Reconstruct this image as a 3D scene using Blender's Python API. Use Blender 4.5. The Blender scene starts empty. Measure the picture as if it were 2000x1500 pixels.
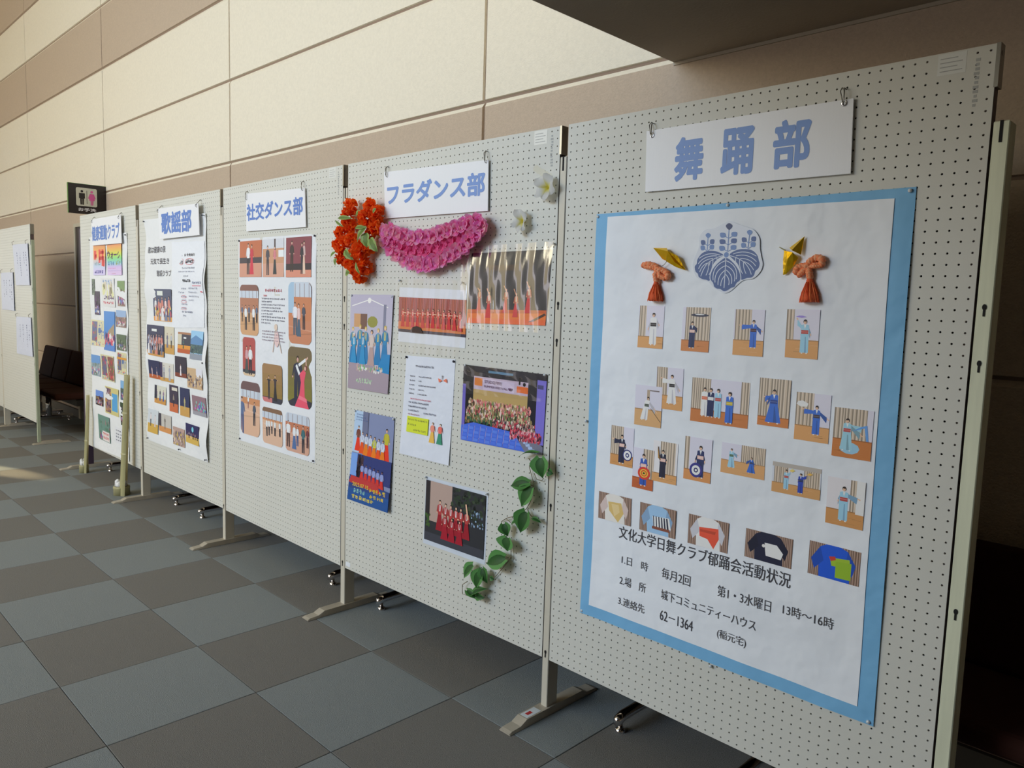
import bpy, bmesh, math, random
import numpy as np
from mathutils import Vector, Matrix, noise
random.seed(7); rng = np.random.default_rng(7)
PI = math.pi
scene = bpy.context.scene
COL = scene.collection

# ------------------------------------------------------------ camera
F, PITCH, ROLL, YAW, EYE = 1496.176, -0.104498, 0.0305433, 2.35066, 1.421055
def cam_axes():
    cy, sy, cp, sp = math.cos(YAW), math.sin(YAW), math.cos(PITCH), math.sin(PITCH)
    f = Vector((cp*cy, cp*sy, sp)); r = Vector((sy, -cy, 0)); u = r.cross(f)
    c, s = math.cos(ROLL), math.sin(ROLL)
    return c*r + s*u, -s*r + c*u, f
CR, CU, CF = cam_axes()
CP = Vector((0, 0, EYE))
cd = bpy.data.cameras.new('camera'); cam = bpy.data.objects.new('camera', cd); COL.objects.link(cam)
cam.matrix_world = Matrix(((CR.x, CU.x, -CF.x, 0), (CR.y, CU.y, -CF.y, 0), (CR.z, CU.z, -CF.z, EYE), (0, 0, 0, 1)))
cd.sensor_width = 36; cd.lens = 36*F/2000; cd.clip_start = .02
scene.camera = cam
scene.view_settings.view_transform = 'Standard'; scene.view_settings.look = 'None'
scene.view_settings.exposure = 0.03; scene.view_settings.gamma = 1; scene.view_settings.use_curve_mapping = False
scene.cycles.use_denoising = True
scene.cycles.max_bounces = 8; scene.cycles.transparent_max_bounces = 12
scene.cycles.sample_clamp_indirect = 6

# ------------------------------------------------------------ ambient world, window light and an added end fill
def lin(c): return tuple(((v/255)/12.92 if v/255 <= .04045 else ((v/255+.055)/1.055)**2.4) for v in c[:3])
w = bpy.data.worlds.new('hall_bounce'); scene.world = w; w.use_nodes = True
bg = w.node_tree.nodes['Background']; bg.inputs[0].default_value = (1.0, .82, .52, 1); bg.inputs[1].default_value = .95  # warm even ambient standing in for light bounced inside the hall
def area(name, loc, target, sx, sy, power, col):
    l = bpy.data.lights.new(name, 'AREA'); l.shape = 'RECTANGLE'; l.size = sx; l.size_y = sy; l.energy = power; l.color = col
    o = bpy.data.objects.new(name, l); COL.objects.link(o); o.location = loc
    o.rotation_euler = (Vector(target)-Vector(loc)).to_track_quat('-Z', 'Y').to_euler(); return o
for nm_, loc_, tg_, sx_, sy_, pw_, co_, sp_ in (('window_light_hall', (-7.2, -5.8, 3.9), (-5.2, 2.2, 1.2), 8, 2.2, 150, (1, .92, .70), 140),
                                             ('window_light_right', (-4, -5.8, 4.2), (-4, 2.6, 2.2), 4, 1.8, 200, (.42, .66, 1), 150),
                                             ('window_light_low', (-6.5, -5.8, 1.4), (-4.5, 2, 1.2), 7, 2.2, 36, (.5, .6, 1), 180)):
    area(nm_, loc_, tg_, sx_, sy_, pw_, co_).data.spread = math.radians(sp_)
area('gap_fill_end', (-14.2, .4, 1.7), (-9.5, 2.2, 1.6), 2.2, 1.6, 36, (.80, .90, 1.0))  # added fill lamp, brightens the wall seen through the left gap
sp = bpy.data.lights.new('sun_glint', 'SPOT'); sp.energy = 7000; sp.spot_size = math.radians(2.3); sp.spot_blend = .8; sp.color = (1, .80, .45); sp.shadow_soft_size = .02
so = bpy.data.objects.new('sun_glint', sp); COL.objects.link(so); so.location = (-13.2, -1.05, 1.45)
so.rotation_euler = (Vector((-7.0, 1.36, 0))-Vector(so.location)).to_track_quat('-Z', 'Y').to_euler()

# ------------------------------------------------------------ helpers
def tag(o, label=None, cat=None, group=None, kind=None):
    if label: o['label'] = label
    if cat: o['category'] = cat
    if group: o['group'] = group
    if kind: o['kind'] = kind
    return o
def empty(name, loc=(0, 0, 0), rz=0, label=None, cat=None, group=None, kind=None):
    o = bpy.data.objects.new(name, None); COL.objects.link(o); o.location = loc; o.rotation_euler = (0, 0, rz)
    o.empty_display_size = .05
    return tag(o, label, cat, group, kind)
class MB:
    """collects vertices, faces, per-face colour and material slot"""
    def __init__(s): s.v = []; s.f = []; s.c = []; s.m = []
    def add(s, vs, fs, col=None, m=0):
        b = len(s.v); s.v += [tuple(q) for q in vs]
        for f in fs: s.f.append(tuple(b+i for i in f)); s.c.append(col); s.m.append(m)
        return s
    def box(s, x0, x1, y0, y1, z0, z1, col=None, m=0):
        v = [(x, y, z) for x in (x0, x1) for y in (y0, y1) for z in (z0, z1)]
        return s.add(v, [(0, 1, 3, 2), (4, 6, 7, 5), (0, 4, 5, 1), (2, 3, 7, 6), (0, 2, 6, 4), (1, 5, 7, 3)], col, m)
    def tube(s, pts, r, n=8, col=None, cap=True, m=0):
        pts = [Vector(p) for p in pts]; rs = r if isinstance(r, (list, tuple)) else [r]*len(pts)
        b = len(s.v); up = Vector((0, 0, 1)); prev = None
        for i, p in enumerate(pts):
            d = (pts[min(i+1, len(pts)-1)]-pts[max(i-1, 0)]).normalized()
            a = prev if prev else (up if abs(d.dot(up)) < .95 else Vector((1, 0, 0)))
            x = (a - d*a.dot(d)).normalized(); prev = x; y = d.cross(x)
            for k in range(n):
                t = 2*PI*k/n; s.v.append(tuple(p + (x*math.cos(t)+y*math.sin(t))*rs[i]))
        for i in range(len(pts)-1):
            for k in range(n):
                k2 = (k+1) % n; s.f.append((b+i*n+k, b+i*n+k2, b+(i+1)*n+k2, b+(i+1)*n+k)); s.c.append(col); s.m.append(m)
        if cap:
            s.f.append(tuple(b+k for k in reversed(range(n)))); s.f.append(tuple(b+(len(pts)-1)*n+k for k in range(n))); s.c += [col, col]; s.m += [m, m]
        return s
    def lathe(s, c, prof, n=20, col=None, a0=0, a1=2*PI):
        b = len(s.v); full = abs(a1-a0-2*PI) < 1e-6; N = n if full else n+1
        for r, z in prof:
            for k in range(N):
                t = a0+(a1-a0)*k/n; s.v.append((c[0]+r*math.cos(t), c[1]+r*math.sin(t), c[2]+z))
        for i in range(len(prof)-1):
            for k in range(n):
                k2 = (k+1) % N; s.f.append((b+i*N+k, b+i*N+k2, b+(i+1)*N+k2, b+(i+1)*N+k)); s.c.append(col); s.m.append(0)
        return s
    def build(s, name, mat, parent=None, smooth=False, loc=None, rz=None):
        me = bpy.data.meshes.new(name); me.from_pydata(s.v, [], s.f)
        for mm in (mat if isinstance(mat, (list, tuple)) else [mat]): me.materials.append(mm)
        if any(s.m): me.polygons.foreach_set('material_index', s.m)
        if any(c is not None for c in s.c):
            ca = me.color_attributes.new('Col', 'FLOAT_COLOR', 'CORNER')
            out = []
            for f, c in zip(s.f, s.c):
                for j in range(len(f)):
                    cc = (1, 1, 1) if c is None else (c[j] if isinstance(c[0], (tuple, list)) else c)
                    out += [cc[0], cc[1], cc[2], 1]
            ca.data.foreach_set('color', out)
        if smooth: me.polygons.foreach_set('use_smooth', [True]*len(s.f))
        me.update()
        o = bpy.data.objects.new(name, me); COL.objects.link(o)
        if parent: o.parent = parent
        if loc is not None: o.location = loc
        if rz is not None: o.rotation_euler = (0, 0, rz)
        return o

# ------------------------------------------------------------ materials
def mat(name, col, rough=.6, metal=0, spec=.5, bump=None, var=None, trans=0, vcol=False, coat=0):
    m = bpy.data.materials.new(name); m.use_nodes = True; nt = m.node_tree; N = nt.nodes; L = nt.links
    b = N['Principled BSDF']; c = lin(col)+(1,)
    b.inputs['Base Color'].default_value = c; b.inputs['Roughness'].default_value = rough; b.inputs['Metallic'].default_value = metal
    b.inputs['Specular IOR Level'].default_value = spec; b.inputs['Transmission Weight'].default_value = trans; b.inputs['Coat Weight'].default_value = coat
    src = None
    if vcol:
        a = N.new('ShaderNodeVertexColor'); a.layer_name = 'Col'; src = a.outputs['Color']; L.new(src, b.inputs['Base Color'])
    tc = None
    if bump or var: tc = N.new('ShaderNodeTexCoord')
    if var:   # (scale, amount[, stretch])
        n = N.new('ShaderNodeTexNoise'); n.inputs['Scale'].default_value = var[0]; n.inputs['Detail'].default_value = 4
        if len(var) > 2:
            mp = N.new('ShaderNodeMapping'); mp.inputs['Scale'].default_value = var[2]; L.new(tc.outputs['Object'], mp.inputs[0]); L.new(mp.outputs[0], n.inputs['Vector'])
        else: L.new(tc.outputs['Object'], n.inputs['Vector'])
        r = N.new('ShaderNodeMapRange'); r.inputs[1].default_value = .3; r.inputs[2].default_value = .7
        r.inputs[3].default_value = 1-var[1]; r.inputs[4].default_value = 1+var[1]; L.new(n.outputs[0], r.inputs[0])
        mx = N.new('ShaderNodeVectorMath'); mx.operation = 'MULTIPLY'
        if src: L.new(src, mx.inputs[0])
        else: mx.inputs[0].default_value = c[:3]
        L.new(r.outputs[0], mx.inputs[1]); L.new(mx.outputs[0], b.inputs['Base Color'])
    if bump:  # (scale, strength, distance)
        n = N.new('ShaderNodeTexNoise'); n.inputs['Scale'].default_value = bump[0]; n.inputs['Detail'].default_value = 3; L.new(tc.outputs['Object'], n.inputs['Vector'])
        q = N.new('ShaderNodeBump'); q.inputs['Strength'].default_value = bump[1]; q.inputs['Distance'].default_value = bump[2]
        L.new(n.outputs[0], q.inputs['Height']); L.new(q.outputs[0], b.inputs['Normal'])
    return m
M = dict(
    cream=mat('sprayed_cream_tile', (240, 233, 215), .75, spec=.3, bump=(160, .5, .004), var=(60, .03)),
    tan=mat('sprayed_tan_tile', (198, 180, 160), .75, spec=.3, bump=(160, .6, .004), var=(90, .05)),
    groove=mat('joint_sealant', (150, 128, 110), .8),
    soffit=mat('soffit_plaster', (186, 176, 160), .85, spec=.2, bump=(120, .4, .003), var=(3, .04)),
    plaster=mat('ceiling_plaster', (200, 188, 160), .85),
    carpet_a=mat('carpet_grey_green', (144, 150, 150), .95, spec=.1, bump=(420, 1, .004), var=(300, .16)),
    carpet_b=mat('carpet_grey_brown', (131, 129, 124), .95, spec=.1, bump=(420, 1, .004), var=(300, .16)),
    base=mat('carpet_base', (84, 84, 82), .95),
    board=mat('painted_pegboard', (214, 214, 206), .5, spec=.35, var=(2.5, .012)),
    boardback=mat('back_sheet_shade', (46, 38, 32), .9),  # dark brown backing, puts the shade inside the holes into its colour
    frame=mat('board_frame_metal', (128, 124, 116), .45, metal=.3),
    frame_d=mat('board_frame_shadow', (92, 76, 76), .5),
    cap=mat('steel_corner_cap', (150, 148, 140), .3, metal=.8),
    post=mat('post_beige_paint', (206, 200, 184), .45, var=(14, .03)),
    postw=mat('post_worn_paint', (222, 226, 200), .5, var=(40, .10, (1, 1, .08))),
    post_shaded=mat('post_plum_shade', (74, 58, 78), .5),  # shade and purple lens fringe put into the post colour
    postg=mat('post_pale_green', (176, 186, 160), .45, var=(20, .05)),
    black=mat('slot_black', (8, 8, 10), .8),
    foot=mat('foot_beige_enamel', (176, 168, 152), .4, var=(25, .08)),
    chrome=mat('chrome', (225, 225, 230), .08, metal=1),
    steel=mat('hook_steel', (120, 116, 108), .3, metal=.9),
    leather=mat('brown_leather', (58, 32, 25), .85, spec=.15, bump=(60, .2, .002)),
    blackm=mat('black_metal', (14, 14, 15), .4),
    paper=mat('white_paper', (240, 242, 246), .55, spec=.35, vcol=True, bump=(8, .7, .016)),
    prt=mat('photo_print', (255, 255, 255), .42, spec=.4, vcol=True),
    gloss=mat('glossy_photo_print', (255, 255, 255), .18, spec=.5, vcol=True),
    plate=mat('corrugated_plastic_sheet', (236, 238, 243), .45, var=(1, .012, (420, 1, 1))),
    signblue=mat('sign_lettering_blue', (116, 152, 216), .5),
    signblue2=mat('sign_lettering_deep_blue', (92, 132, 206), .5),
    ink=mat('printed_ink', (62, 62, 70), .6),
    inkb=mat('brush_ink', (40, 40, 62), .6),
    orange_ink=mat('yellow_print_ink', (226, 196, 60), .5),
    white_ink=mat('white_print_ink', (235, 235, 240), .5),
    purple_ink=mat('purple_ink', (90, 40, 90), .5),
    navy=mat('crest_blue', (52, 82, 140), .5, var=(18, .25)),
    gold=mat('gold_foil', (250, 200, 30), .28, metal=.8, bump=(55, .5, .004)),
    cord=mat('orange_cord', (236, 92, 48), .7, vcol=True, bump=(500, .6, .003)),
    petal=mat('silk_petal', (255, 255, 255), .6, spec=.25, vcol=True),
    leaf=mat('silk_leaf', (255, 255, 255), .5, spec=.3, vcol=True),
    stem=mat('vine_stem', (126, 112, 84), .6),
    bamboo=mat('dried_bamboo', (172, 167, 124), .45, var=(6, .10, (6, 6, .5))),
    bamboo_in=mat('bamboo_cut_face', (222, 212, 168), .6),
    tissue=mat('white_tissue', (238, 238, 240), .8, bump=(70, 1, .01)),
    signblack=mat('sign_black_acrylic', (24, 18, 24), .25),
    green_edge=mat('acrylic_edge_green', (104, 150, 74), .3),
    pink=mat('sign_pink', (220, 92, 160), .5),
    tape=mat('clear_tape_label', (222, 224, 220), .3, spec=.5),
    faint=mat('faint_print_grey', (172, 174, 172), .6),
    pin=mat('clear_push_pin', (214, 220, 224), .2),
    pind=mat('dark_push_pin', (50, 52, 66), .3),
    stain=mat('glue_stain', (216, 213, 196), .8),
    door=mat('door_panel_brown', (64, 50, 46), .6),
    doorframe=mat('door_frame_beige', (190, 182, 160), .5),
)
def plastic(k):
    m = bpy.data.materials.new('clear_plastic_sleeve'); m.use_nodes = True; nt = m.node_tree; N = nt.nodes; L = nt.links
    N.remove(N['Principled BSDF']); out = N['Material Output']
    t = N.new('ShaderNodeBsdfTransparent'); t.inputs[0].default_value = (.97, .97, .97, 1)
    g = N.new('ShaderNodeBsdfGlossy'); g.inputs['Roughness'].default_value = .10; g.inputs[0].default_value = (1, 1, 1, 1)
    fr = N.new('ShaderNodeFresnel'); fr.inputs[0].default_value = 1.5
    mu = N.new('ShaderNodeMath'); mu.operation = 'MULTIPLY'; mu.inputs[1].default_value = k; L.new(fr.outputs[0], mu.inputs[0])
    mx = N.new('ShaderNodeMixShader'); L.new(mu.outputs[0], mx.inputs[0]); L.new(t.outputs[0], mx.inputs[1]); L.new(g.outputs[0], mx.inputs[2])
    L.new(mx.outputs[0], out.inputs[0]); return m
M['sleeve'] = plastic(.22); M['sleeve_soft'] = plastic(.06)
for k_, am in (('petal', .55), ('leaf', .22)):
    nt = M[k_].node_tree; b_ = nt.nodes['Principled BSDF']; tl_ = nt.nodes.new('ShaderNodeBsdfTranslucent'); mx_ = nt.nodes.new('ShaderNodeMixShader'); mx_.inputs[0].default_value = am
    nt.links.new(nt.nodes['Color Attribute'].outputs[0], tl_.inputs[0]); nt.links.new(b_.outputs[0], mx_.inputs[1]); nt.links.new(tl_.outputs[0], mx_.inputs[2]); nt.links.new(mx_.outputs[0], nt.nodes['Material Output'].inputs[0])

# ------------------------------------------------------------ pixel rays -> points on real planes
def ray(px, py): return (CR*((px-1000)/F) + CU*((750-py)/F) + CF)
def at_y(px, py, y): d = ray(px, py); return CP + d*(y/d.y)
def at_z(px, py, z=0): d = ray(px, py); return CP + d*((z-EYE)/d.z)
BOARDS = {1: (-6.68804, 1.91651, -.002835), 2: (-5.39642, 1.90154, .0063997), 3: (-4.14451, 1.90244, -.0097080),
          4: (-2.90539, 1.89131, .0188826), 5: (-1.67151, 1.91405, -.0081045), 0: (-9.19, 1.88, 0), -1: (-10.43, 1.88, 0)}
ZB, ZT = .199, 1.999
def bp(k, px, py, d=0.0):
    """board-local (s, z) of the point seen at a pixel, d metres in front of the board face"""
    X, Y, A = BOARDS[k]; n = Vector((math.sin(A), -math.cos(A), 0)); o = Vector((X, Y, 0)) + n*d
    r = ray(px, py); t = (o-CP).dot(n)/r.dot(n); q = CP + r*t - o
    return q.dot(Vector((math.cos(A), math.sin(A), 0))), q.z
def blocal(k, s, z, d=0): X, Y, A = BOARDS[k]; return (X+s*math.cos(A)+d*math.sin(A), Y+s*math.sin(A)-d*math.cos(A), z)
def Zm(ox, oy, sc): return lambda x, y: (ox+x*sc, oy+y*sc)
# ============================================================ SETTING
WY = 2.64; SOFX = -1.77; SOFZ = 2.38
# ---- floor with carpet tiles
T = .49807; TX, TY = -3.97313, 1.24341
fl = MB().box(-20, 3.2, -7, WY+.1, -.12, -.0075).build('floor', M['base']); tag(fl, kind='structure')
tm = MB(); g = .0012; h = .0075; b_ = .0013
tm.add([(g, g, -h), (T-g, g, -h), (T-g, T-g, -h), (g, T-g, -h), (g, g, -b_), (T-g, g, -b_), (T-g, T-g, -b_), (g, T-g, -b_),
        (g+b_, g+b_, 0), (T-g-b_, g+b_, 0), (T-g-b_, T-g-b_, 0), (g+b_, T-g-b_, 0)],
       [(8, 9, 10, 11)]+[(i, (i+1) % 4, 4+(i+1) % 4, 4+i) for i in range(4)]+[(4+i, 4+(i+1) % 4, 8+(i+1) % 4, 8+i) for i in range(4)])
def mesh_of(mb, name, m):
    o = mb.build(name, m); me = o.data; bpy.data.objects.remove(o); return me
tma = mesh_of(tm, 'carpet_tile', M['carpet_a']); tmb = mesh_of(tm, 'carpet_tile', M['carpet_b'])
cnt = 0
far = []
def vis(x, y):
    q = Vector((x, y, 0))-CP; d = q.dot(CF)
    return d > .3 and -200 < 1000+F*q.dot(CR)/d < 2150 and 750-F*q.dot(CU)/d < 1650
cells = []
for i in range(-33, 13):
    for j in range(-13, 3):
        x, y = TX+i*T, TY+j*T
        if y+T > WY+.02+T*.6: continue
        if any(vis(x+a*T, y+b*T) for a in (0, 1) for b in (0, 1)): cells.append((math.hypot(x, y), i, j))
        else: far.append((i, j))
cells.sort()
for _, i, j in cells[:298]:
    o = bpy.data.objects.new('carpet_tile', tmb if (i+j) % 2 == 0 else tma); COL.objects.link(o); o.parent = fl
    o.location = (TX+i*T, TY+j*T, random.uniform(-.0004, .0002))
rest = [(i, j) for _, i, j in cells[298:]]+far
rm = MB()
for i, j in rest:
    x, y = TX+i*T, TY+j*T
    if x < -19.9 or x+T > 3.1 or y < -6.9: continue
    rm.add([(x+g, y+g, 0), (x+T-g, y+g, 0), (x+T-g, min(y+T-g, WY), 0), (x+g, min(y+T-g, WY), 0)], [(0, 1, 2, 3)], m=0 if (i+j) % 2 else 1)
ro = rm.build('carpet_tiles_beyond', [M['carpet_a'], M['carpet_b']], fl); tag(ro, kind='stuff')
# ---- back wall of large sprayed panels
wb = MB().box(-20, 3.2, WY+.012, WY+.2, -.05, 6.2).build('wall_back', M['groove']); tag(wb, kind='structure')
ZJ = [.09, .655, 1.245, 1.83, 2.405, 2.995, 3.595, 4.18, 4.765, 5.35]
ROWT = ['tan', 'tan', 'tan', 'tan', 'cream', 'cream', 'tan', 'cream', 'tan']
def wall_panel(x0, x1, z0, z1, kind, above):
    m = MB(); y1 = WY+.012; y0 = WY; c = .020; gp = .007
    a, b, lo, hi = x0+gp, x1-gp, z0+.006, z1-.006
    fx0, fx1, fz0, fz1 = a+.003, b-.003, lo+.002, hi-c
    v = [(a, y1, lo), (b, y1, lo), (b, y1, hi), (a, y1, hi), (fx0, y0, fz0), (fx1, y0, fz0), (fx1, y0, fz1), (fx0, y0, fz1)]
    m.add(v, [(4, 5, 6, 7), (0, 1, 5, 4), (1, 2, 6, 5), (3, 0, 4, 7)], m=0); m.add(v, [(2, 3, 7, 6)], m=1)
    return m.build('wall_panel', [M[kind], M['cream' if above == 'cream' else kind]], wb)
XJ = [-11.16+2.765*k for k in range(-3, 6)]
for a, b in zip(XJ[:-1], XJ[1:]):
    for r in range(len(ROWT)):
        wall_panel(a, min(b, 3.1), ZJ[r], ZJ[r+1], ROWT[r], ROWT[r+1] if r+1 < len(ROWT) else 'tan')
bs = MB().box(-20, 3.2, WY-.008, WY+.02, 0, .085).build('baseboard_back', mat('skirting_grey_brown', (88, 84, 76), .6)); tag(bs, kind='structure')
# ---- low soffit at the right, high ceiling over the hall
tag(MB().box(SOFX, 3.2, -7, WY+.05, SOFZ, SOFZ+.7).build('ceiling_low', M['soffit']), kind='structure')
tag(MB().box(-20, SOFX, -7, WY+.1, 5.3, 5.5).build('ceiling', M['plaster']), kind='structure')
tag(MB().box(SOFX, 3.2, WY-.006, WY+.02, SOFZ-.012, SOFZ+.01).build('trim_1', M['soffit']), kind='structure')
tag(MB().box(-14.4, -14.3, -1.5, WY+.1, -.1, 3.6).build('light_blocker_left', M['tan']), kind='structure')  # unseen blocker, added to keep world light out of the left end
tag(MB().box(3.2, 3.3, -7, WY+.2, -.1, 3.2).build('wall_right', M['tan']), kind='structure')
tag(MB().box(-1.4, 3.2, -3.1, -3.0, -.1, 3.2).build('wall_front', M['tan']), kind='structure')  # unseen wall, width set to cut world light on the right
# ---- door opening half hidden behind the first board
dr = empty('door_1', (-8.9, WY, 0)); tag(dr, kind='structure')
def dbox(n, m, x0, x1, y0, y1, z0, z1): o = MB().box(x0+8.9, x1+8.9, y0-WY, y1-WY, z0, z1).build(n, M[m], dr); return o
dbox('door_frame', 'doorframe', -9.38, -9.33, WY-.02, WY+.01, 0, 2.14); dbox('door_frame', 'doorframe', -9.33, -8.48, WY-.02, WY+.01, 2.10, 2.14)
dbox('door_frame', 'doorframe', -8.48, -8.43, WY-.02, WY+.01, 0, 2.14); dbox('door_leaf', 'door', -9.33, -8.48, WY-.006, WY+.005, .01, 2.10)

# ============================================================ DISPLAY BOARDS
BW, BH = 1.2, 1.8
def peg_mesh():
    n, mR = 48, 72; p = .025; R = .0026; v = []; f = []
    gx, gz = 2*n+1, 2*mR+1
    for j in range(gz):
        for i in range(gx): v.append((i*p/2, 0, ZB+j*p/2))
    off = [(-1, -1), (0, -1), (1, -1), (1, 0), (1, 1), (0, 1), (-1, 1), (-1, 0)]
    for r in range(mR):
        for c in range(n):
            cx, cz = (c+.5)*p, ZB+(r+.5)*p; b = len(v)
            for dx, dz in off:
                l = math.hypot(dx, dz); v.append((cx+dx/l*R, 0, cz+dz/l*R))
            for dx, dz in off:
                l = math.hypot(dx, dz); v.append((cx+dx/l*R, .0045, cz+dz/l*R))
            g8 = [(2*r+1+dz)*gx+2*c+1+dx for dx, dz in off]
            for k in range(8):
                k2 = (k+1) % 8
                f.append((g8[k], g8[k2], b+k2, b+k)); f.append((b+k, b+k2, b+8+k2, b+8+k))
    me = bpy.data.meshes.new('perforated_sheet'); me.from_pydata(v, [], f); me.materials.append(M['board']); me.update(); return me
PEG = peg_mesh()
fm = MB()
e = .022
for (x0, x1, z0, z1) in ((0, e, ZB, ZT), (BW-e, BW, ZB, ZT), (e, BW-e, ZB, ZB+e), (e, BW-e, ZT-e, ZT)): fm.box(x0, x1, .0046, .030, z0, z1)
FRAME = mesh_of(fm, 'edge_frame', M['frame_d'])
BACK = mesh_of(MB().box(e, BW-e, .0215, .030, ZB+e, ZT-e), 'back_sheet', M['boardback'])
CAP = mesh_of(MB().box(BW-.002, BW+.006, -.001, .031, ZT-.09, ZT+.001).tube([(BW+.004, .015, ZT-.018), (BW+.0068, .015, ZT-.018)], .005, 10), 'corner_cap', M['cap'])
def link(me, name, parent): o = bpy.data.objects.new(name, me); COL.objects.link(o); o.parent = parent; return o
desc = {5: 'white pegboard display panel holding the blue-bordered kimono dance poster, nearest one',
        4: 'white pegboard display panel with flower garlands, ivy and hula photos',
        3: 'white pegboard display panel with the ballroom dance poster',
        2: 'white pegboard display panel with the wavy song club poster',
        1: 'white pegboard display panel with the narrow rainbow poster behind two bamboo poles',
        0: 'white pegboard display panel with three small paper sheets, beyond the gap',
        -1: 'white pegboard display panel cut off at the left edge of the photo'}
for k, (X, Y, A) in BOARDS.items():
    t = empty('display_board', (X, Y, 0), A, desc[k], 'display panel', 'pegboard display panels in a row')
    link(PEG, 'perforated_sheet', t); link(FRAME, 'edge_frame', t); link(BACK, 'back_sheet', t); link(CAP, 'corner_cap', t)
    if k in (3, 4, 5):
        s = MB(); s.box(BW-.115, BW-.058, -.0004, 0, ZT-.048, ZT-.003)
        for q in range(4): s.box(BW-.110, BW-.075+.01*(q % 2), -.0006, -.0004, ZT-.014-q*.009, ZT-.012-q*.009, m=1)
        s.build('stock_label', [M['tape'], M['faint']], t)
        s = MB()
        for q in range(11): s.box(BW-.042+random.uniform(0, .004), BW-.034+random.uniform(0, .004), -.0005, 0, ZT-.03-q*.0095, ZT-.024-q*.0095)
        s.build('stamped_marks', M['faint'], t)
    if k == 4:
        s = MB().box(.006, .04, -.0005, 0, ZB+.012, ZB+.032, col=(.8, .84, .9)).build('paper_label', M['paper'], t)
        st = MB()
        for q in range(5):
            cx, cz = BW-.10+.016*q+random.uniform(-.01, .01), ZT-.125-.008*q
            st.add([(cx+math.cos(a)*.014, -.0003-.00005*q, cz+math.sin(a)*.012) for a in [i*PI/4 for i in range(8)]], [tuple(range(8))])
        st.build('glue_stain', M['stain'], t)

# ---- support posts with T feet
def keyhole(x, z):
    m = MB()
    for r, zz in ((.0045, z),):
        m.add([(x+r*math.cos(a), -.0006, zz+r*1.5*math.sin(a)) for a in [i*PI/5 for i in range(10)]], [tuple(range(10))])
    m.add([(x-.0022, -.0007, z-.02), (x+.0022, -.0007, z-.02), (x+.0022, -.0007, z), (x-.0022, -.0007, z)], [(0, 1, 2, 3)])
    return m
def post(x, y, wd, m, label, zs, y0=-.22, y1=.24, top=1.90, sticker=False, slot=True, dp=.055):
    t = empty('board_stand', (x, y, 0), 0, label, 'stand', 'T-foot stands carrying the boards')
    p = MB(); h = wd/2
    p.box(-h, h, .001, dp, .018, top)
    o = p.build('post', M[m], t); md = o.modifiers.new('b', 'BEVEL'); md.width = .002; md.segments = 1
    for z in zs: keyhole(0, z).build('keyhole', M['black'], o)
    if slot: MB().box(-.003, .003, -.0004, .002, top-.045, top+.0005).build('top_slot', M['black'], o)
    f = MB(); W = .026
    pr = [(y0, .006), (y0+.012, .010), (y0+.055, .012), (y0+.085, .026), (y1-.085, .026), (y1-.055, .012), (y1-.012, .010), (y1, .006)]
    b = 0
    v = []
    for yy, zz in pr: v += [(-W, yy+.03, .001), (W, yy+.03, .001), (W*.86, yy+.03, zz), (-W*.86, yy+.03, zz)]
    fs = [(0, 1, 2, 3), (4*7+3, 4*7+2, 4*7+1, 4*7)]
    for i in range(7):
        for c in range(4): fs.append((4*i+c, 4*i+4+c, 4*i+4+(c+1) % 4, 4*i+(c+1) % 4))
    f.add(v, fs); ft = f.build('foot_bar', M['foot'], t)
    if sticker:
        s = MB().box(-.017, .017, -.10, -.03, .0262, .0266, col=(.7, .76, .8)).build('foot_sticker', M['paper'], ft)
        s = MB().box(-.008, .006, -.085, -.060, .0267, .0269); s.build('red_logo', mat('sticker_red', (200, 60, 60), .5), ft)
    return t
def mid(a, b): return (a[0]+b[0])/2
def endx(k): X, Y, A = BOARDS[k]; return X+BW*math.cos(A)
K4 = [bp(5, 1091, 593)[1], bp(5, 1088, 665)[1], bp(5, 1076, 987)[1], bp(5, 1064, 1272)[1]]
for k, lab, m in ((4, 'beige T-foot stand between the hula board and the blue-bordered poster board', 'post'),
                  (3, 'beige T-foot stand between the ballroom board and the hula board', 'post'),
                  (2, 'beige T-foot stand between the song club board and the ballroom board', 'post'),
                  (1, 'beige T-foot stand behind the tall bamboo pole', 'post')):
    x = (endx(k)+BOARDS[k+1][0])/2; y = BOARDS[k+1][1]-.002
    post(x, y, min(.033, BOARDS[k+1][0]-endx(k)-.006), m, lab, K4, sticker=(k == 4))
q = at_y(1957, 235, 1.905)
post(q.x, 1.905, .031, 'postw', 'scuffed worn cream stand at the right end of the board row', [bp(5, 1921, 600)[1], bp(5, 1912, 710)[1], bp(5, 1866, 1195)[1]], top=q.z)
post(-6.712, 1.918, .030, 'post_shaded', 'stand coloured as in shade at the left end of the row, beside the doorway gap', [], slot=False)
post(-7.972, 1.878, .022, 'postg', 'pale green stand at the right end of the far board with three sheets', K4, y0=-.07, y1=.24, top=1.86, dp=.028)
post(-9.21, 1.878, .034, 'post', 'beige stand between the two far boards at the left edge', K4, y0=-.07, y1=.24, top=1.86)

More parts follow.
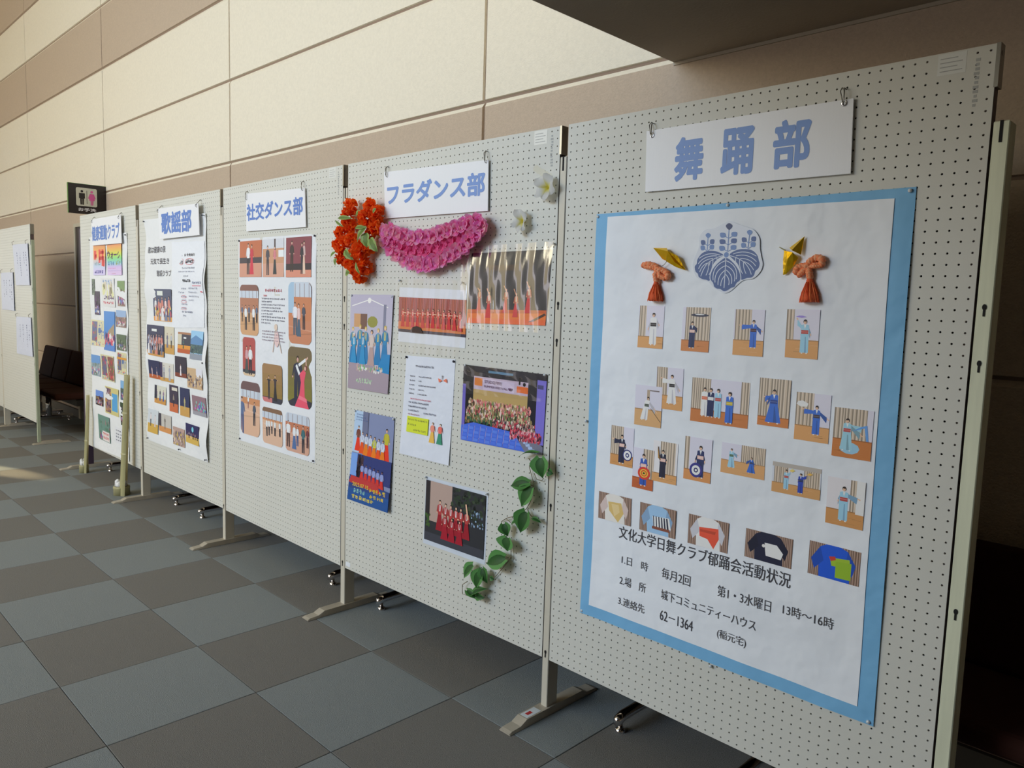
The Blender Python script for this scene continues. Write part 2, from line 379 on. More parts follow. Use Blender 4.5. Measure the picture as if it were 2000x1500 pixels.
# ============================================================ PRINTS
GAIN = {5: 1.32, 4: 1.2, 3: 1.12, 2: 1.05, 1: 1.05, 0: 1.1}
class Pr:
    """flat coloured shapes laid over one another on a sheet; u right, v down, both 0..1"""
    def __init__(s, quad, gain=1, d0=0., disp=None, bands=1):
        s.q = quad; s.g = gain; s.d = d0; s.mb = MB(); s.nb = bands; s.gv = None
        if disp:
            f_ = lambda u, v: disp(*s.xz(u, v)); s.gv = [f_(.5, j/bands) for j in range(bands+1)]; s.gu = (f_(1, .5)-f_(0, .5))
        (tl, tr, bl, br) = quad
        wd = .5*(math.dist(tl, tr)+math.dist(bl, br)); hh = .5*(math.dist(tl, bl)+math.dist(tr, br)); s.asp = wd/hh
    def xz(s, u, v):
        tl, tr, bl, br = s.q
        x = (tl[0]*(1-u)+tr[0]*u)*(1-v)+(bl[0]*(1-u)+br[0]*u)*v
        z = (tl[1]*(1-u)+tr[1]*u)*(1-v)+(bl[1]*(1-u)+br[1]*u)*v
        return x, z
    def pt(s, u, v):
        x, z = s.xz(u, v); g_ = 0
        if s.gv:
            t = min(max(v, 0), 1)*s.nb; j = min(int(t), s.nb-1); g_ = s.gv[j]+(s.gv[j+1]-s.gv[j])*(t-j)+s.gu*(u-.5)
        return (x, -s.d-g_, z)
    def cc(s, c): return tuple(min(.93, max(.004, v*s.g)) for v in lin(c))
    def step(s): s.d += 2.5e-5
    def clip(s, pts, lo=0., hi=1.):
        for ax in (0, 1):
            for lim, sg in ((lo, 1), (hi, -1)):
                out = []
                for i in range(len(pts)):
                    a, b = pts[i-1], pts[i]; ia, ib = (a[ax]-lim)*sg >= 0, (b[ax]-lim)*sg >= 0
                    if ia != ib:
                        t = (lim-a[ax])/(b[ax]-a[ax]); out.append((a[0]+(b[0]-a[0])*t, a[1]+(b[1]-a[1])*t))
                    if ib: out.append(b)
                pts = out
                if len(pts) < 3: return []
        return pts
    def poly(s, pts, c, step=True):
        if step: s.step()
        pts = s.clip(pts)
        if len(pts) < 3: return
        if s.nb == 1: s.mb.add([s.pt(*p) for p in pts], [tuple(range(len(pts)))], s.cc(c)); return
        v0, v1 = min(p[1] for p in pts), max(p[1] for p in pts)
        for j in range(max(0, int(v0*s.nb)), min(s.nb, int(v1*s.nb)+1)):
            q = pts
            for lim, sg in ((j/s.nb, 1), ((j+1)/s.nb, -1)):
                out = []
                for i in range(len(q)):
                    a, b = q[i-1], q[i]; ia, ib = (a[1]-lim)*sg >= -1e-9, (b[1]-lim)*sg >= -1e-9
                    if ia != ib: t = (lim-a[1])/(b[1]-a[1]); out.append((a[0]+(b[0]-a[0])*t, lim))
                    if ib: out.append(b)
                q = out
                if len(q) < 3: break
            if len(q) >= 3: s.mb.add([s.pt(*p) for p in q], [tuple(range(len(q)))], s.cc(c))
    def rect(s, u0, v0, u1, v1, c, step=True): s.poly([(u0, v1), (u1, v1), (u1, v0), (u0, v0)], c, step)
    def grid(s, c, n=6, m=6, c2=None):
        s.step()
        for i in range(n):
            for j in range(m):
                cj = c if c2 is None else tuple(c[k]+(c2[k]-c[k])*(j+.5)/m for k in range(3))
                s.rect(i/n, j/m, (i+1)/n, (j+1)/m, cj, False)
    def ell(s, u, v, r, c, ry=None, n=10, step=True):
        ry = ry or r; s.poly([(u+r/s.asp*math.cos(a), v-ry*math.sin(a)) for a in [2*PI*i/n for i in range(n)]], c, step)
    def line(s, u0, v0, u1, v1, w, c, step=True):
        dx, dy = (u1-u0)*s.asp, v1-v0; l = math.hypot(dx, dy) or 1; nx, ny = -dy/l*w/2/s.asp, dx/l*w/2
        s.poly([(u0-nx, v0-ny), (u0+nx, v0+ny), (u1+nx, v1+ny), (u1-nx, v1-ny)][::-1], c, step)
    def glyphs(s, u0, v0, u1, v1, n, c, w=.12):
        """rows of tiny unreadable characters, as they read in the photograph"""
        cw = (u1-u0)/n; ch = v1-v0; s.step()
        for i in range(n):
            x = u0+i*cw
            for _ in range(3):
                yy = v0+random.random()*ch*.8; s.rect(x+cw*.1, yy, x+cw*random.uniform(.5, .88), yy+ch*w, c, False)
            for _ in range(2):
                xx = x+cw*random.uniform(.15, .75); s.rect(xx, v0+ch*random.uniform(0, .3), xx+cw*.14, v1, c, False)
    def build(s, name, parent, m='prt'): return s.mb.build(name, M[m], parent)

def lighten(c, k): return tuple(v+(255-v)*k if k > 0 else v*(1+k) for v in c)
def curtain(p, u0, u1, v0, v1, c=(196, 178, 158)):
    p.rect(u0, v0, u1, v1, c); p.step(); x = u0
    while x < u1:
        w_ = random.uniform(.02, .035)/p.asp
        p.rect(x, v0, min(x+w_, u1), v1, lighten(c, -.28), False)
        if x+w_*1.6 < u1: p.rect(x+w_*1.2, v0, min(x+w_*1.7, u1), v1, lighten(c, .25), False)
        x += w_*random.uniform(2.1, 3.0)
def studio(p, cur=((0, .3),), wall=(206, 204, 220), fv=.78, floor=(206, 152, 96)):
    p.grid(wall, 2, 3); [curtain(p, a, b, 0, fv) for a, b in cur]
    p.rect(0, fv, 1, 1, floor); p.rect(0, fv, 1, fv+.02, lighten(floor, -.2))
    p.step()
    for _ in range(5):
        a = random.random()*.8; b = fv+.04+random.random()*(.9-fv); p.rect(a, b, a+.25, b+.012, lighten(floor, random.uniform(-.12, .12)), False)
SKIN = (226, 180, 152); HAIR = (44, 34, 34)
def kim(p, u, v0, v1, col, obi, arms=((-.12, .30), (.12, .30)), lean=0., skirt=None, spread=1., obiw=1.):
    """kimono dancer: arms = end points in figure heights relative to the shoulders"""
    H = v1-v0; A = p.asp; X = lambda x: u+(x*H*1.28)/A; hu = lean
    dk = lighten(col, -.22); skirt = skirt or col
    # skirt
    p.poly([(X(-.10*spread), v1-.03*H), (X(.10*spread), v1-.03*H), (X(.095+lean*.5), v0+.45*H), (X(-.095+lean*.5), v0+.45*H)], skirt)
    p.poly([(X(.01), v1-.03*H), (X(.05*spread), v1-.03*H), (X(.03+lean*.5), v0+.5*H), (X(.01+lean*.5), v0+.5*H)], lighten(skirt, -.2))
    p.ell(X(-.05*spread), v1-.015*H, .03*H, (236, 236, 240), .018*H); p.ell(X(.06*spread), v1-.015*H, .03*H, (236, 236, 240), .018*H)
    for ax, ay in arms:   # sleeves and hands
        sx = .07 if ax > 0 else -.07; a0 = (X(sx+lean), v0+.19*H); a1 = (X(ax*.78+sx*.3+lean), v0+(.19+(ay-.19)*.8)*H)
        p.poly([a0, (a0[0], a0[1]+.10*H), (a1[0]-.01*H/A, a1[1]+.16*H), (a1[0]+.015*H/A*(1 if ax > 0 else -1), a1[1]-.02*H)][::(1 if ax < 0 else -1)], dk if ay > .25 else col)
        p.line(a1[0], a1[1], X(ax+lean), v0+ay*H, .03*H, SKIN); p.ell(X(ax+lean), v0+ay*H, .022*H, SKIN)
    p.poly([(X(-.10+lean*.6), v0+.47*H), (X(.10+lean*.6), v0+.47*H), (X(.09+lean), v0+.17*H), (X(.03+lean), v0+.145*H), (X(-.03+lean), v0+.145*H), (X(-.09+lean), v0+.17*H)], col)
    p.poly([(X(lean), v0+.28*H), (X(.03+lean), v0+.15*H), (X(-.03+lean), v0+.15*H)], (240, 236, 236))
    p.rect(X(-.085*obiw+lean*.8), v0+.31*H, X(.085*obiw+lean*.8), v0+.42*H, obi)
    p.rect(X(-.085*obiw+lean*.8), v0+.355*H, X(.085*obiw+lean*.8), v0+.37*H, lighten(obi, .35))
    hx = X(lean*1.25)
    p.ell(hx, v0+.065*H, .058*H, HAIR, .066*H, 14); p.ell(hx-.004*H, v0+.085*H, .042*H, SKIN, .052*H, 12)
    p.ell(hx, v0+.035*H, .045*H, HAIR, .028*H, 10)
    p.step()
    for sx in (-.015, .015): p.ell(hx+sx*H/A, v0+.085*H, .006*H, HAIR, step=False, n=6)
    p.rect(hx-.01*H/A, v0+.113*H, hx+.01*H/A, v0+.119*H, (190, 80, 80), False)
def rings(p, u, v, r, cols, sq=1):
    for i, c in enumerate(cols): p.ell(u, v, r*(1-i/len(cols)), c, r*(1-i/len(cols))*sq, 20)
def figure(p, u, v0, v1, top, bot, dress=False, w=1., skin=SKIN, hair=HAIR, lei=None, arm=None):
    H = v1-v0; A = p.asp; X = lambda x: u+(x*H*w)/A
    if dress: p.poly([(X(-.17), v1), (X(.17), v1), (X(.07), v0+.44*H), (X(-.07), v0+.44*H)], bot)
    else:
        p.poly([(X(-.09), v1), (X(-.02), v1), (X(.0), v0+.47*H), (X(-.09), v0+.47*H)], bot); p.poly([(X(.02), v1), (X(.09), v1), (X(.09), v0+.47*H), (X(.0), v0+.47*H)], bot, False)
    p.poly([(X(-.08), v0+.48*H), (X(.08), v0+.48*H), (X(.10), v0+.18*H), (X(.03), v0+.14*H), (X(-.03), v0+.14*H), (X(-.10), v0+.18*H)], top)
    for sg in (-1, 1):
        ex, ey = (sg*.13, .42) if arm is None else (sg*arm[0], arm[1])
        p.line(X(sg*.09), v0+.2*H, X(ex), v0+ey*H, .045*H, lighten(top, -.1)); p.ell(X(ex), v0+ey*H, .025*H, skin, n=6)
    p.ell(X(0), v0+.06*H, .052*H, hair, .062*H, 8); p.ell(X(0), v0+.08*H, .038*H, skin, .046*H, 8)
    if lei:
        p.line(X(-.035), v0+.16*H, X(-.02), v0+.36*H, .022*H, lei); p.line(X(.035), v0+.16*H, X(.02), v0+.36*H, .022*H, lei); p.line(X(-.02), v0+.36*H, X(.02), v0+.36*H, .022*H, lei)
def crowd(p, u0, v0, u1, v1, n, pal, r=.02, tall=2.0):
    for k in range(4):
        p.step()
        for _ in range(n//4):
            p.ell(random.uniform(u0, u1), random.uniform(v0, v1), r*random.uniform(.5, 1.1), random.choice(pal), r*tall*random.uniform(.5, 1.1), 6, False)

def text_mesh(body, bold=0., font_size=1.):
    c = bpy.data.curves.new('lettering', 'FONT'); c.body = body; c.size = font_size; c.offset = bold; c.resolution_u = 3; c.fill_mode = 'FRONT'
    o = bpy.data.objects.new('t', c); COL.objects.link(o)
    dg = bpy.context.evaluated_depsgraph_get(); me = bpy.data.meshes.new_from_object(o.evaluated_get(dg))
    bpy.data.objects.remove(o); bpy.data.curves.remove(c); return me
def text(name, body, box, m, parent, d, bold=0., disp=None, shear=0.):
    """lettering stretched into a board-local box (s0, z0, s1, z1), d in front of the sheet"""
    me = text_mesh(body, 0); n = len(me.vertices)
    if n == 0: return None
    co = np.empty(n*3); me.vertices.foreach_get('co', co); co = co.reshape(-1, 3)
    if bold > 0:   # heavier strokes: the outline swept round a small circle
        F0 = [tuple(p_.vertices) for p_ in me.polygons]; K = 12 if bold > .02 else 6; offs = [(bold*math.cos(2*PI*i/K), bold*math.sin(2*PI*i/K)) for i in range(K)]+[(0, 0)]
        if bold > .02: offs += [(bold*.5*math.cos(2*PI*i/6), bold*.5*math.sin(2*PI*i/6)) for i in range(6)]
        co = np.concatenate([co+np.array([a, b, 0]) for a, b in offs]); lay = np.repeat(np.arange(len(offs)), n)*4e-6
        me = bpy.data.meshes.new(name); me.from_pydata(co, [], [tuple(v+i*n for v in f) for i in range(len(offs)) for f in F0]); n = len(co); d = d+lay
    lo, hi = co.min(0), co.max(0); s0, z0, s1, z1 = box
    x = s0+(co[:, 0]-lo[0])/(hi[0]-lo[0])*(s1-s0); z = z0+(co[:, 1]-lo[1])/max(hi[1]-lo[1], 1e-6)*(z1-z0)
    z = z + shear*(x-s0)
    dd = np.array([disp(a, b) for a, b in zip(x, z)]) if disp else 0
    out = np.stack([x, -d-dd*np.ones(n), z], 1); me.vertices.foreach_set('co', out.ravel()); me.materials.clear(); me.materials.append(M[m] if isinstance(m, str) else m); me.update(); me.name = name
    o = bpy.data.objects.new(name, me); COL.objects.link(o); o.parent = parent; return o
def tbox(k, bl, tr, d=0): a = bp(k, *bl, d); b = bp(k, *tr, d); return (a[0], a[1], b[0], b[1])
def quad(k, tl, br, d=0):
    a, b = bp(k, *tl, d), bp(k, *br, d); return ((a[0], a[1]), (b[0], a[1]), (a[0], b[1]), (b[0], b[1]))
def quad4(k, tl, tr, bl, br, d=0): return tuple(bp(k, *c, d) for c in (tl, tr, bl, br))
def on_board(name, k, label, cat, group=None):
    X, Y, A = BOARDS[k]; return empty(name, (X, Y, 0), A, label, cat, group)
def sheet(parent, quad_, disp, name='paper', m='paper', n=14, mm=18, col=(.86, .87, .89), d=.0012, thick=.0004):
    """a sheet of paper with its own thin thickness and waves"""
    tl, tr, bl, br = quad_; mb = MB(); V = []
    for side in (0, 1):
        for j in range(mm+1):
            for i in range(n+1):
                u, v = i/n, j/mm
                x = (tl[0]*(1-u)+tr[0]*u)*(1-v)+(bl[0]*(1-u)+br[0]*u)*v; z = (tl[1]*(1-u)+tr[1]*u)*(1-v)+(bl[1]*(1-u)+br[1]*u)*v
                V.append((x, -d-disp(x, z)+side*thick, z))
    N = (n+1)*(mm+1); F_ = []
    for j in range(mm):
        for i in range(n):
            a = j*(n+1)+i; F_.append((a+n+1, a+n+2, a+1, a)); F_.append((N+a, N+a+1, N+a+n+2, N+a+n+1))
    mb.add(V, F_, col); return mb.build(name, M[m], parent, smooth=True)
def pins(parent, pts, d=.006, m='pin'):
    for (x, z) in pts: MB().lathe((0, 0, 0), [(0, .004), (.0045, .003), (.005, 0), (.003, -.003), (.002, -d)], 8).build('push_pin', M[m], parent, smooth=True, loc=(x, -d, z)).rotation_euler = (PI/2, 0, 0)
# ============================================================ NAME SIGNS ON HOOKS
def ssum(*w_): # small waves: (amp, fx, fz, phase)
    return lambda x, z: sum(a*math.sin(fx*x+fz*z+ph) for a, fx, fz, ph in w_)
flat = lambda x, z: 0.0
def hook(t, x, z, d=.012, lean=.012):
    # wire peg from a hole above, down through the sign's grommet
    MB().tube([(x-lean*.2, .004, z+.034), (x-lean*.2, -.010, z+.036), (x, -.016, z+.028), (x+.001, -d-.006, z+.006), (x, -d-.004, z-.004), (x, -d+.002, z-.006)], .0014, 6).build('wire_hook', M['steel'], t, smooth=True)
    MB().tube([(x-lean, -.001, z+.040), (x-lean*.9, -.012, z+.030), (x-.002, -d-.005, z+.002)], .0013, 6).build('wire_hook', M['steel'], t, smooth=True)
def sign(k, tl, tr, bl, br, label, texts, hooks, col='signblue', bold=.034, d=.010, grom=True):
    t = on_board('name_sign', k, label, 'sign', 'club name signs hung on hooks')
    q = quad4(k, tl, tr, bl, br, d)
    th = .004; v = [(p_[0], -d-th*0, p_[1]) for p_ in q]+[(p_[0], -d+th, p_[1]) for p_ in q]
    m = MB().add(v, [(2, 3, 1, 0), (4, 5, 7, 6), (0, 1, 5, 4), (2, 6, 7, 3), (1, 3, 7, 5), (0, 4, 6, 2)]); pl = m.build('sign_plate', M['plate'], t)
    for body, a, b in texts:
        bx = tbox(k, a, b, d); text('lettering', body, bx, col, pl, d+.0006, bold)
    for hx, hy in hooks:
        s, z = bp(k, hx, hy, d+.001); hook(t, s, z, d+.002)
        if grom:
            g_ = MB().lathe((0, 0, 0), [(.0042, .0), (.0046, .0016), (.0072, .0016), (.0078, 0)], 14); o = g_.build('grommet', M['chrome'], pl, smooth=True, loc=(s, -d-.0005, z)); o.rotation_euler = (PI/2, 0, 0)
    return t
z1 = Zm(1100, 50, .45); z4 = Zm(640, 240, .25); z7 = Zm(430, 320, .2); z2a = Zm(260, 370, .18); z1a = Zm(140, 400, .16)
sign(5, z1(362, 458), z1(1260, 315), z1(356, 722), z1(1247, 642), 'wide white sign with three spaced blue characters above the blue-bordered poster',
     [('舞', z1(479, 680), z1(614, 470)), ('踊', z1(680, 655), z1(833, 430)), ('部', z1(904, 628), z1(1082, 391))], [z1(386, 476), z1(1220, 337)], 'signblue', .034)
sign(4, z4(440, 385), z4(1255, 288), z4(447, 747), z4(1250, 687), 'white sign with katakana lettering above the pink lei',
     [('フラダンス部', z4(463, 648), z4(1232, 376))], [z4(464, 412), z4(1237, 300)], 'signblue', .034, grom=False)
sign(3, z7(250, 292), z7(825, 235), z7(256, 660), z7(836, 617), 'white sign with blue lettering above the ballroom dance poster',
     [('社交ダンス部', z7(260, 562), z7(808, 312))], [z7(258, 340), z7(805, 248)], 'signblue2', .032, grom=False)
sign(2, z2a(268, 208), z2a(705, 150), z2a(288, 540), z2a(718, 494), 'white sign with three blue characters overlapping the song club poster top',
     [('歌謡部', z2a(308, 490), z2a(632, 206))], [z2a(270, 238), z2a(688, 180)], 'signblue2', .032, d=.030, grom=False)
sign(1, z1a(238, 180), z1a(596, 118), z1a(248, 498), z1a(607, 468), 'white sign with seven dark blue characters on the narrow first board',
     [('健康運動クラブ', z1a(250, 448), z1a(582, 212))], [z1a(250, 210), z1a(576, 160)], 'signblue2', .032, d=.022, grom=False)

# ============================================================ BOARD 5: kimono dance poster
k = 5; P5 = on_board('bordered_poster', 5, 'large white paper poster with a light blue border and many kimono dance photos', 'poster')
disp5 = lambda x, z: .0032+.0012*math.sin(9*x+4*z)+.0010*math.sin(17*z-6*x+1)+.0007*math.sin(31*x+9*z)+.0022*math.exp(-((z-.34)/.10)**2)*(1+math.sin(22*x-30*z))
oq = quad4(5, (1168, 419), (1791, 365), (1136, 1195), (1707, 1418))
sheet(P5, oq, disp5, 'blue_border', 'paper', 30, 40, (.21, .50, .80), .0020)
iq = quad4(5, (1190, 424), (1749, 388), (1153, 1180), (1676, 1378))
sheet(P5, iq, disp5, 'poster_paper', 'paper', 30, 40, (.88, .92, .98), .0038)
pins(P5, [(a[0]+(.006 if i in (0, 2) else -.012), a[1]-.008 if i < 2 else a[1]+.008) for i, a in enumerate(oq)]+[bp(5, 1424, 401), bp(5, 1147, 822), bp(5, 1390, 1300)], .006)
zA = Zm(1120, 560, .3); zB = Zm(1120, 940, .32)
def photo(tl, br, label, fn, k=5, parent=None, disp=None, d=.0056, g=None, m='prt', q=None):
    p = Pr(q or quad(k, tl, br), g or GAIN[k], d, disp); fn(p); o = p.build('photo', parent, m)
    o['label'] = label; return o
def P(tl, br, label, fn): photo(tl, br, label, fn, 5, P5, disp5)
LB = (150, 196, 232); BL = (54, 104, 196); NV = (26, 40, 86); WH = (226, 224, 236); BK = (34, 30, 34); PK = (232, 180, 170); RD = (176, 70, 66)
def f(p): studio(p, ((.02, .30),), fv=.72); kim(p, .60, .16, .93, WH, BK, ((-.14, .52), (.16, .38)))
P(zA(442, 122), zA(590, 405), 'photo of dancer in a white kimono with black sash', f)
def f(p):
    studio(p, ((.12, 1),), fv=.74, floor=(196, 124, 70)); kim(p, .38, .32, .93, NV, PK, ((-.02, .12), (.18, .28)))
    p.ell(.62, .175, .23/p.asp*p.asp, (40, 42, 66), .035, 14); p.ell(.62, .16, .12, (226, 226, 232), .012)
P(zA(726, 132), zA(888, 428), 'photo of dancer in navy holding a dark parasol overhead', f)
def f(p): studio(p, ((.04, .58),), fv=.66); kim(p, .66, .22, .83, BL, (70, 40, 50), ((-.42, .20), (.26, .40)))
P(zA(1062, 146), zA(1240, 456), 'photo of dancer in blue kimono with one arm out', f)
def f(p):
    studio(p, ((.0, .24),), fv=.62); kim(p, .58, .20, .90, LB, RD, ((-.20, -.02), (.14, .45)))
    p.poly([(.28, .15), (.46, .17), (.62, .15), (.50, .125), (.38, .125)], (150, 132, 206))
P(zA(1404, 146), zA(1597, 474), 'photo of dancer in pale blue lifting a purple fan', f)
def f(p): studio(p, ((.02, .42),), fv=.66); kim(p, .60, .16, .87, WH, BK, ((-.34, .14), (.24, .52)), spread=1.5)
P(zA(556, 518), zA(715, 810), 'photo of dancer in white kimono with one arm raised', f)
def f(p):
    studio(p, (), fv=.58, floor=(204, 160, 110)); p.rect(.5, .1, .9, .13, (120, 110, 110)); p.rect(.45, .1, .55, .4, (170, 150, 130))
    kim(p, .36, .27, .86, WH, (60, 70, 60), ((.36, .62), (.30, .52)), lean=.12, spread=1.4); p.line(.6, .55, .98, .86, .012, (90, 70, 60))
P(zA(420, 634), zA(578, 920), 'photo of dancer in white leaning forward with a stick', f)
def f(p):
    studio(p, ((.0, .34), (.86, 1)), fv=.70, floor=(190, 116, 62))
    for u, c, o_ in ((.24, WH, (206, 110, 80)), (.35, NV, WH), (.48, LB, RD), (.68, BL, (190, 170, 60))): kim(p, u, .20 if u < .6 else .24, .86 if u < .6 else .95, c, o_, ((-.06, .44), (.06, .44)))
P(zA(785, 588), zA(1140, 924), 'wide photo of four women in kimonos in a row', f)
def f(p): studio(p, ((.0, 1),), fv=.80, floor=(196, 120, 62)); kim(p, .50, .22, .94, BL, (36, 60, 130), ((-.24, .24), (-.16, .36)), spread=1.9)
P(zA(1224, 590), zA(1406, 922), 'photo of dancer in blue before full curtains', f)
def f(p):
    studio(p, ((.0, .52),), fv=.68); kim(p, .62, .24, .86, BL, (60, 50, 60), ((-.40, .16), (.32, .44)))
    p.poly([(.02, .25), (.14, .30), (.34, .29), (.36, .22), (.2, .17), (.06, .19)], (232, 226, 220))
P(zA(1463, 682), zA(1668, 1022), 'photo of dancer in blue with a white fan', f)
def f(p):
    studio(p, ((.0, .85),), fv=.62, floor=(190, 116, 58)); p.ell(.45, .80, .20, (146, 190, 214), .12); kim(p, .36, .20, .86, (150, 196, 214), RD, ((.40, .24), (.36, .50)), spread=1.5)
    p.poly([(.48, .45), (.80, .36), (.86, .62), (.92, .62), (.86, .30), (.72, .34)], (96, 150, 214))
P(zA(1714, 780), zA(1943, 1135), 'photo of crouching dancer in pale green-blue stretching a blue cloth', f)
def f(p): studio(p, ((.0, .55),), fv=.72, floor=(196, 140, 84)); kim(p, .50, .20, .94, (28, 36, 66), PK, ((-.30, .18), (.14, .4))); rings(p, .76, .70, .145, [(30, 40, 110), (232, 232, 240), (232, 232, 240), (30, 40, 110), (236, 236, 240)])
P(zA(258, 898), zA(395, 1180), 'photo of dancer in navy beside a ringed blue and white parasol', f)
def f(p): studio(p, ((.3, .92),), wall=(220, 216, 224), fv=.78); kim(p, .42, .20, .90, (30, 34, 58), PK, ((-.10, .24), (.12, .42))); p.poly([(.18, .12), (.24, .26), (.34, .46), (.22, .42)], (160, 120, 60)); p.line(.22, .14, .30, .46, .02, (60, 40, 30))
P(zA(536, 995), zA(680, 1290), 'photo of dancer in navy holding a folded parasol', f)
def f(p): studio(p, ((.5, 1),), fv=.72, floor=(180, 92, 50)); kim(p, .52, .12, .92, (46, 84, 170), PK, ((-.10, .40), (.12, .40))); rings(p, .56, .60, .185, [(206, 60, 44), (206, 60, 44), (236, 184, 60), (206, 60, 44), (236, 184, 60), (60, 40, 40)], .85)
P(zA(404, 1040), zA(528, 1330), 'photo of dancer behind a red and yellow swirled parasol', f)
def f(p): studio(p, ((.0, .18),), fv=.75, floor=(204, 140, 84)); kim(p, .60, .17, .92, (38, 50, 96), PK, ((-.14, .52), (.12, .50))); rings(p, .46, .75, .17, [(54, 54, 130), (54, 54, 130), (236, 236, 244), (236, 236, 244), (40, 40, 100), (236, 236, 244)])
P(zA(742, 968), zA(902, 1280), 'photo of dancer in navy behind a large ringed blue parasol', f)
def f(p):
    studio(p, ((.46, 1),), fv=.55, floor=(206, 156, 104)); kim(p, .24, .16, .80, LB, (60, 90, 60), ((.28, .32), (.1, .5)), spread=1.6); kim(p, .70, .34, .86, BL, NV, ((-.30, .36), (.18, .5)), spread=2.2)
P(zA(978, 1008), zA(1250, 1258), 'wide photo of two kneeling dancers facing each other', f)
def f(p):
    studio(p, ((.04, .34), (.66, .98)), wall=(200, 204, 214), fv=.66, floor=(200, 150, 96)); p.rect(0, 0, 1, .14, (176, 168, 160))
    kim(p, .30, .20, .86, LB, RD, ((.16, .08), (-.10, .4))); kim(p, .60, .24, .90, (46, 70, 170), NV, ((.24, .06), (-.10, .4)))
    p.poly([(.36, .22), (.42, .26), (.48, .20), (.42, .15)], (226, 196, 110)); p.poly([(.72, .24), (.78, .28), (.84, .22), (.78, .18)], (226, 176, 90))
P(zA(1310, 1132), zA(1610, 1390), 'wide photo of two dancers raising fans', f)
def f(p): studio(p, ((.62, .78),), wall=(214, 210, 214), fv=.66, floor=(196, 140, 84)); p.rect(.78, 0, 1, .7, (220, 224, 232)); kim(p, .46, .16, .90, LB, RD, ((.34, .30), (-.12, .44)))
P(zA(1668, 1228), zB(1772, 298), 'photo of dancer in pale blue by a white curtain', f)
def back(coat, obi_, shape, cur=(150, 120, 104)):
    def f(p):
        p.grid(cur, 2, 2); curtain(p, 0, 1, 0, 1, cur)
        p.poly([(.22, 1), (.82, 1), (.80, .5), (.76, .08), (.62, 0), (.34, 0), (.22, .10), (.20, .5)], coat)
        p.poly([(.22, .10), (.05, .5), (.12, .8), (.30, .5)], lighten(coat, -.15)); p.poly([(.76, .08), (.92, .45), (.86, .8), (.72, .5)][::-1], lighten(coat, -.15))
        shape(p, obi_)
    return f
P(zB(168, 56), zB(357, 273), 'close photo of a gold sash on a pale pink kimono', back((236, 214, 208), (206, 176, 110), lambda p, c: (p.poly([(.30, .30), (.70, .26), (.78, .62), (.62, .98), (.34, .62)], c), p.poly([(.40, .36), (.62, .34), (.66, .60), (.50, .80)], lighten(c, .2)))))
def st(p, c):
    p.poly([(.36, .40), (.82, .34), (.88, .74), (.40, .76)], (236, 236, 236)); p.step()
    for i in range(6): p.poly([(.40+i*.075, .76), (.425+i*.08, .76), (.405+i*.075, .37), (.38+i*.072, .37)], (50, 52, 70), False)
    p.rect(.36, .74, .84, .84, (130, 76, 60))
P(zB(420, 122), zB(630, 350), 'close photo of a black and white striped sash', back((150, 186, 224), 0, st))
P(zB(716, 193), zB(948, 438), 'close photo of an orange red sash on white', back((226, 226, 236), (218, 84, 60), lambda p, c: (p.poly([(.28, .36), (.76, .28), (.78, .62), (.66, .98), (.50, .70), (.30, .66)], c), p.poly([(.3, .42), (.7, .40), (.68, .5), (.3, .5)], lighten(c, -.15)))))
P(zB(1062, 282), zB(1336, 532), 'close photo of a white sash on a dark navy kimono', back((26, 30, 56), 0, lambda p, c: (p.poly([(.42, .34), (.68, .34), (.82, .58), (.78, .80), (.46, .78), (.44, .6)], (228, 224, 222)), p.ell(.40, .46, .06, (220, 216, 214)))))
P(zB(1450, 356), zB(1748, 640), 'close photo of a lime green sash on a bright blue kimono', back((28, 84, 200), 0, lambda p, c: (p.poly([(.42, .36), (.80, .30), (.82, .56), (.46, .60)], (150, 180, 50)), p.poly([(.54, .44), (.84, .40), (.84, .90), (.54, .92)], (140, 176, 44)), p.poly([(.40, .34), (.52, .30), (.54, .4), (.44, .46)], (190, 60, 50)))))
def T5(s, bl, tr, b=0.): text('lettering', s, tbox(5, zB(*bl), zB(*tr)), 'ink', P5, .0054, b, disp5)
T5('文化大学日舞クラブ郁踊会活動状況', (284, 342), (1338, 560), .004)
T5('1.日　時', (302, 498), (464, 496)); T5('毎月2回', (548, 583), (726, 574)); T5('第1・3水曜日', (889, 693), (1216, 726)); T5('13時～16時', (1284, 806), (1597, 836))
T5('2.場　所', (290, 624), (451, 622)); T5('城下コミュニティーハウス', (544, 712), (1124, 846)); T5('3.連絡先', (281, 746), (443, 752))
T5('62－1364', (536, 838), (740, 850)); T5('(稲元宅)', (884, 952), (1064, 954))

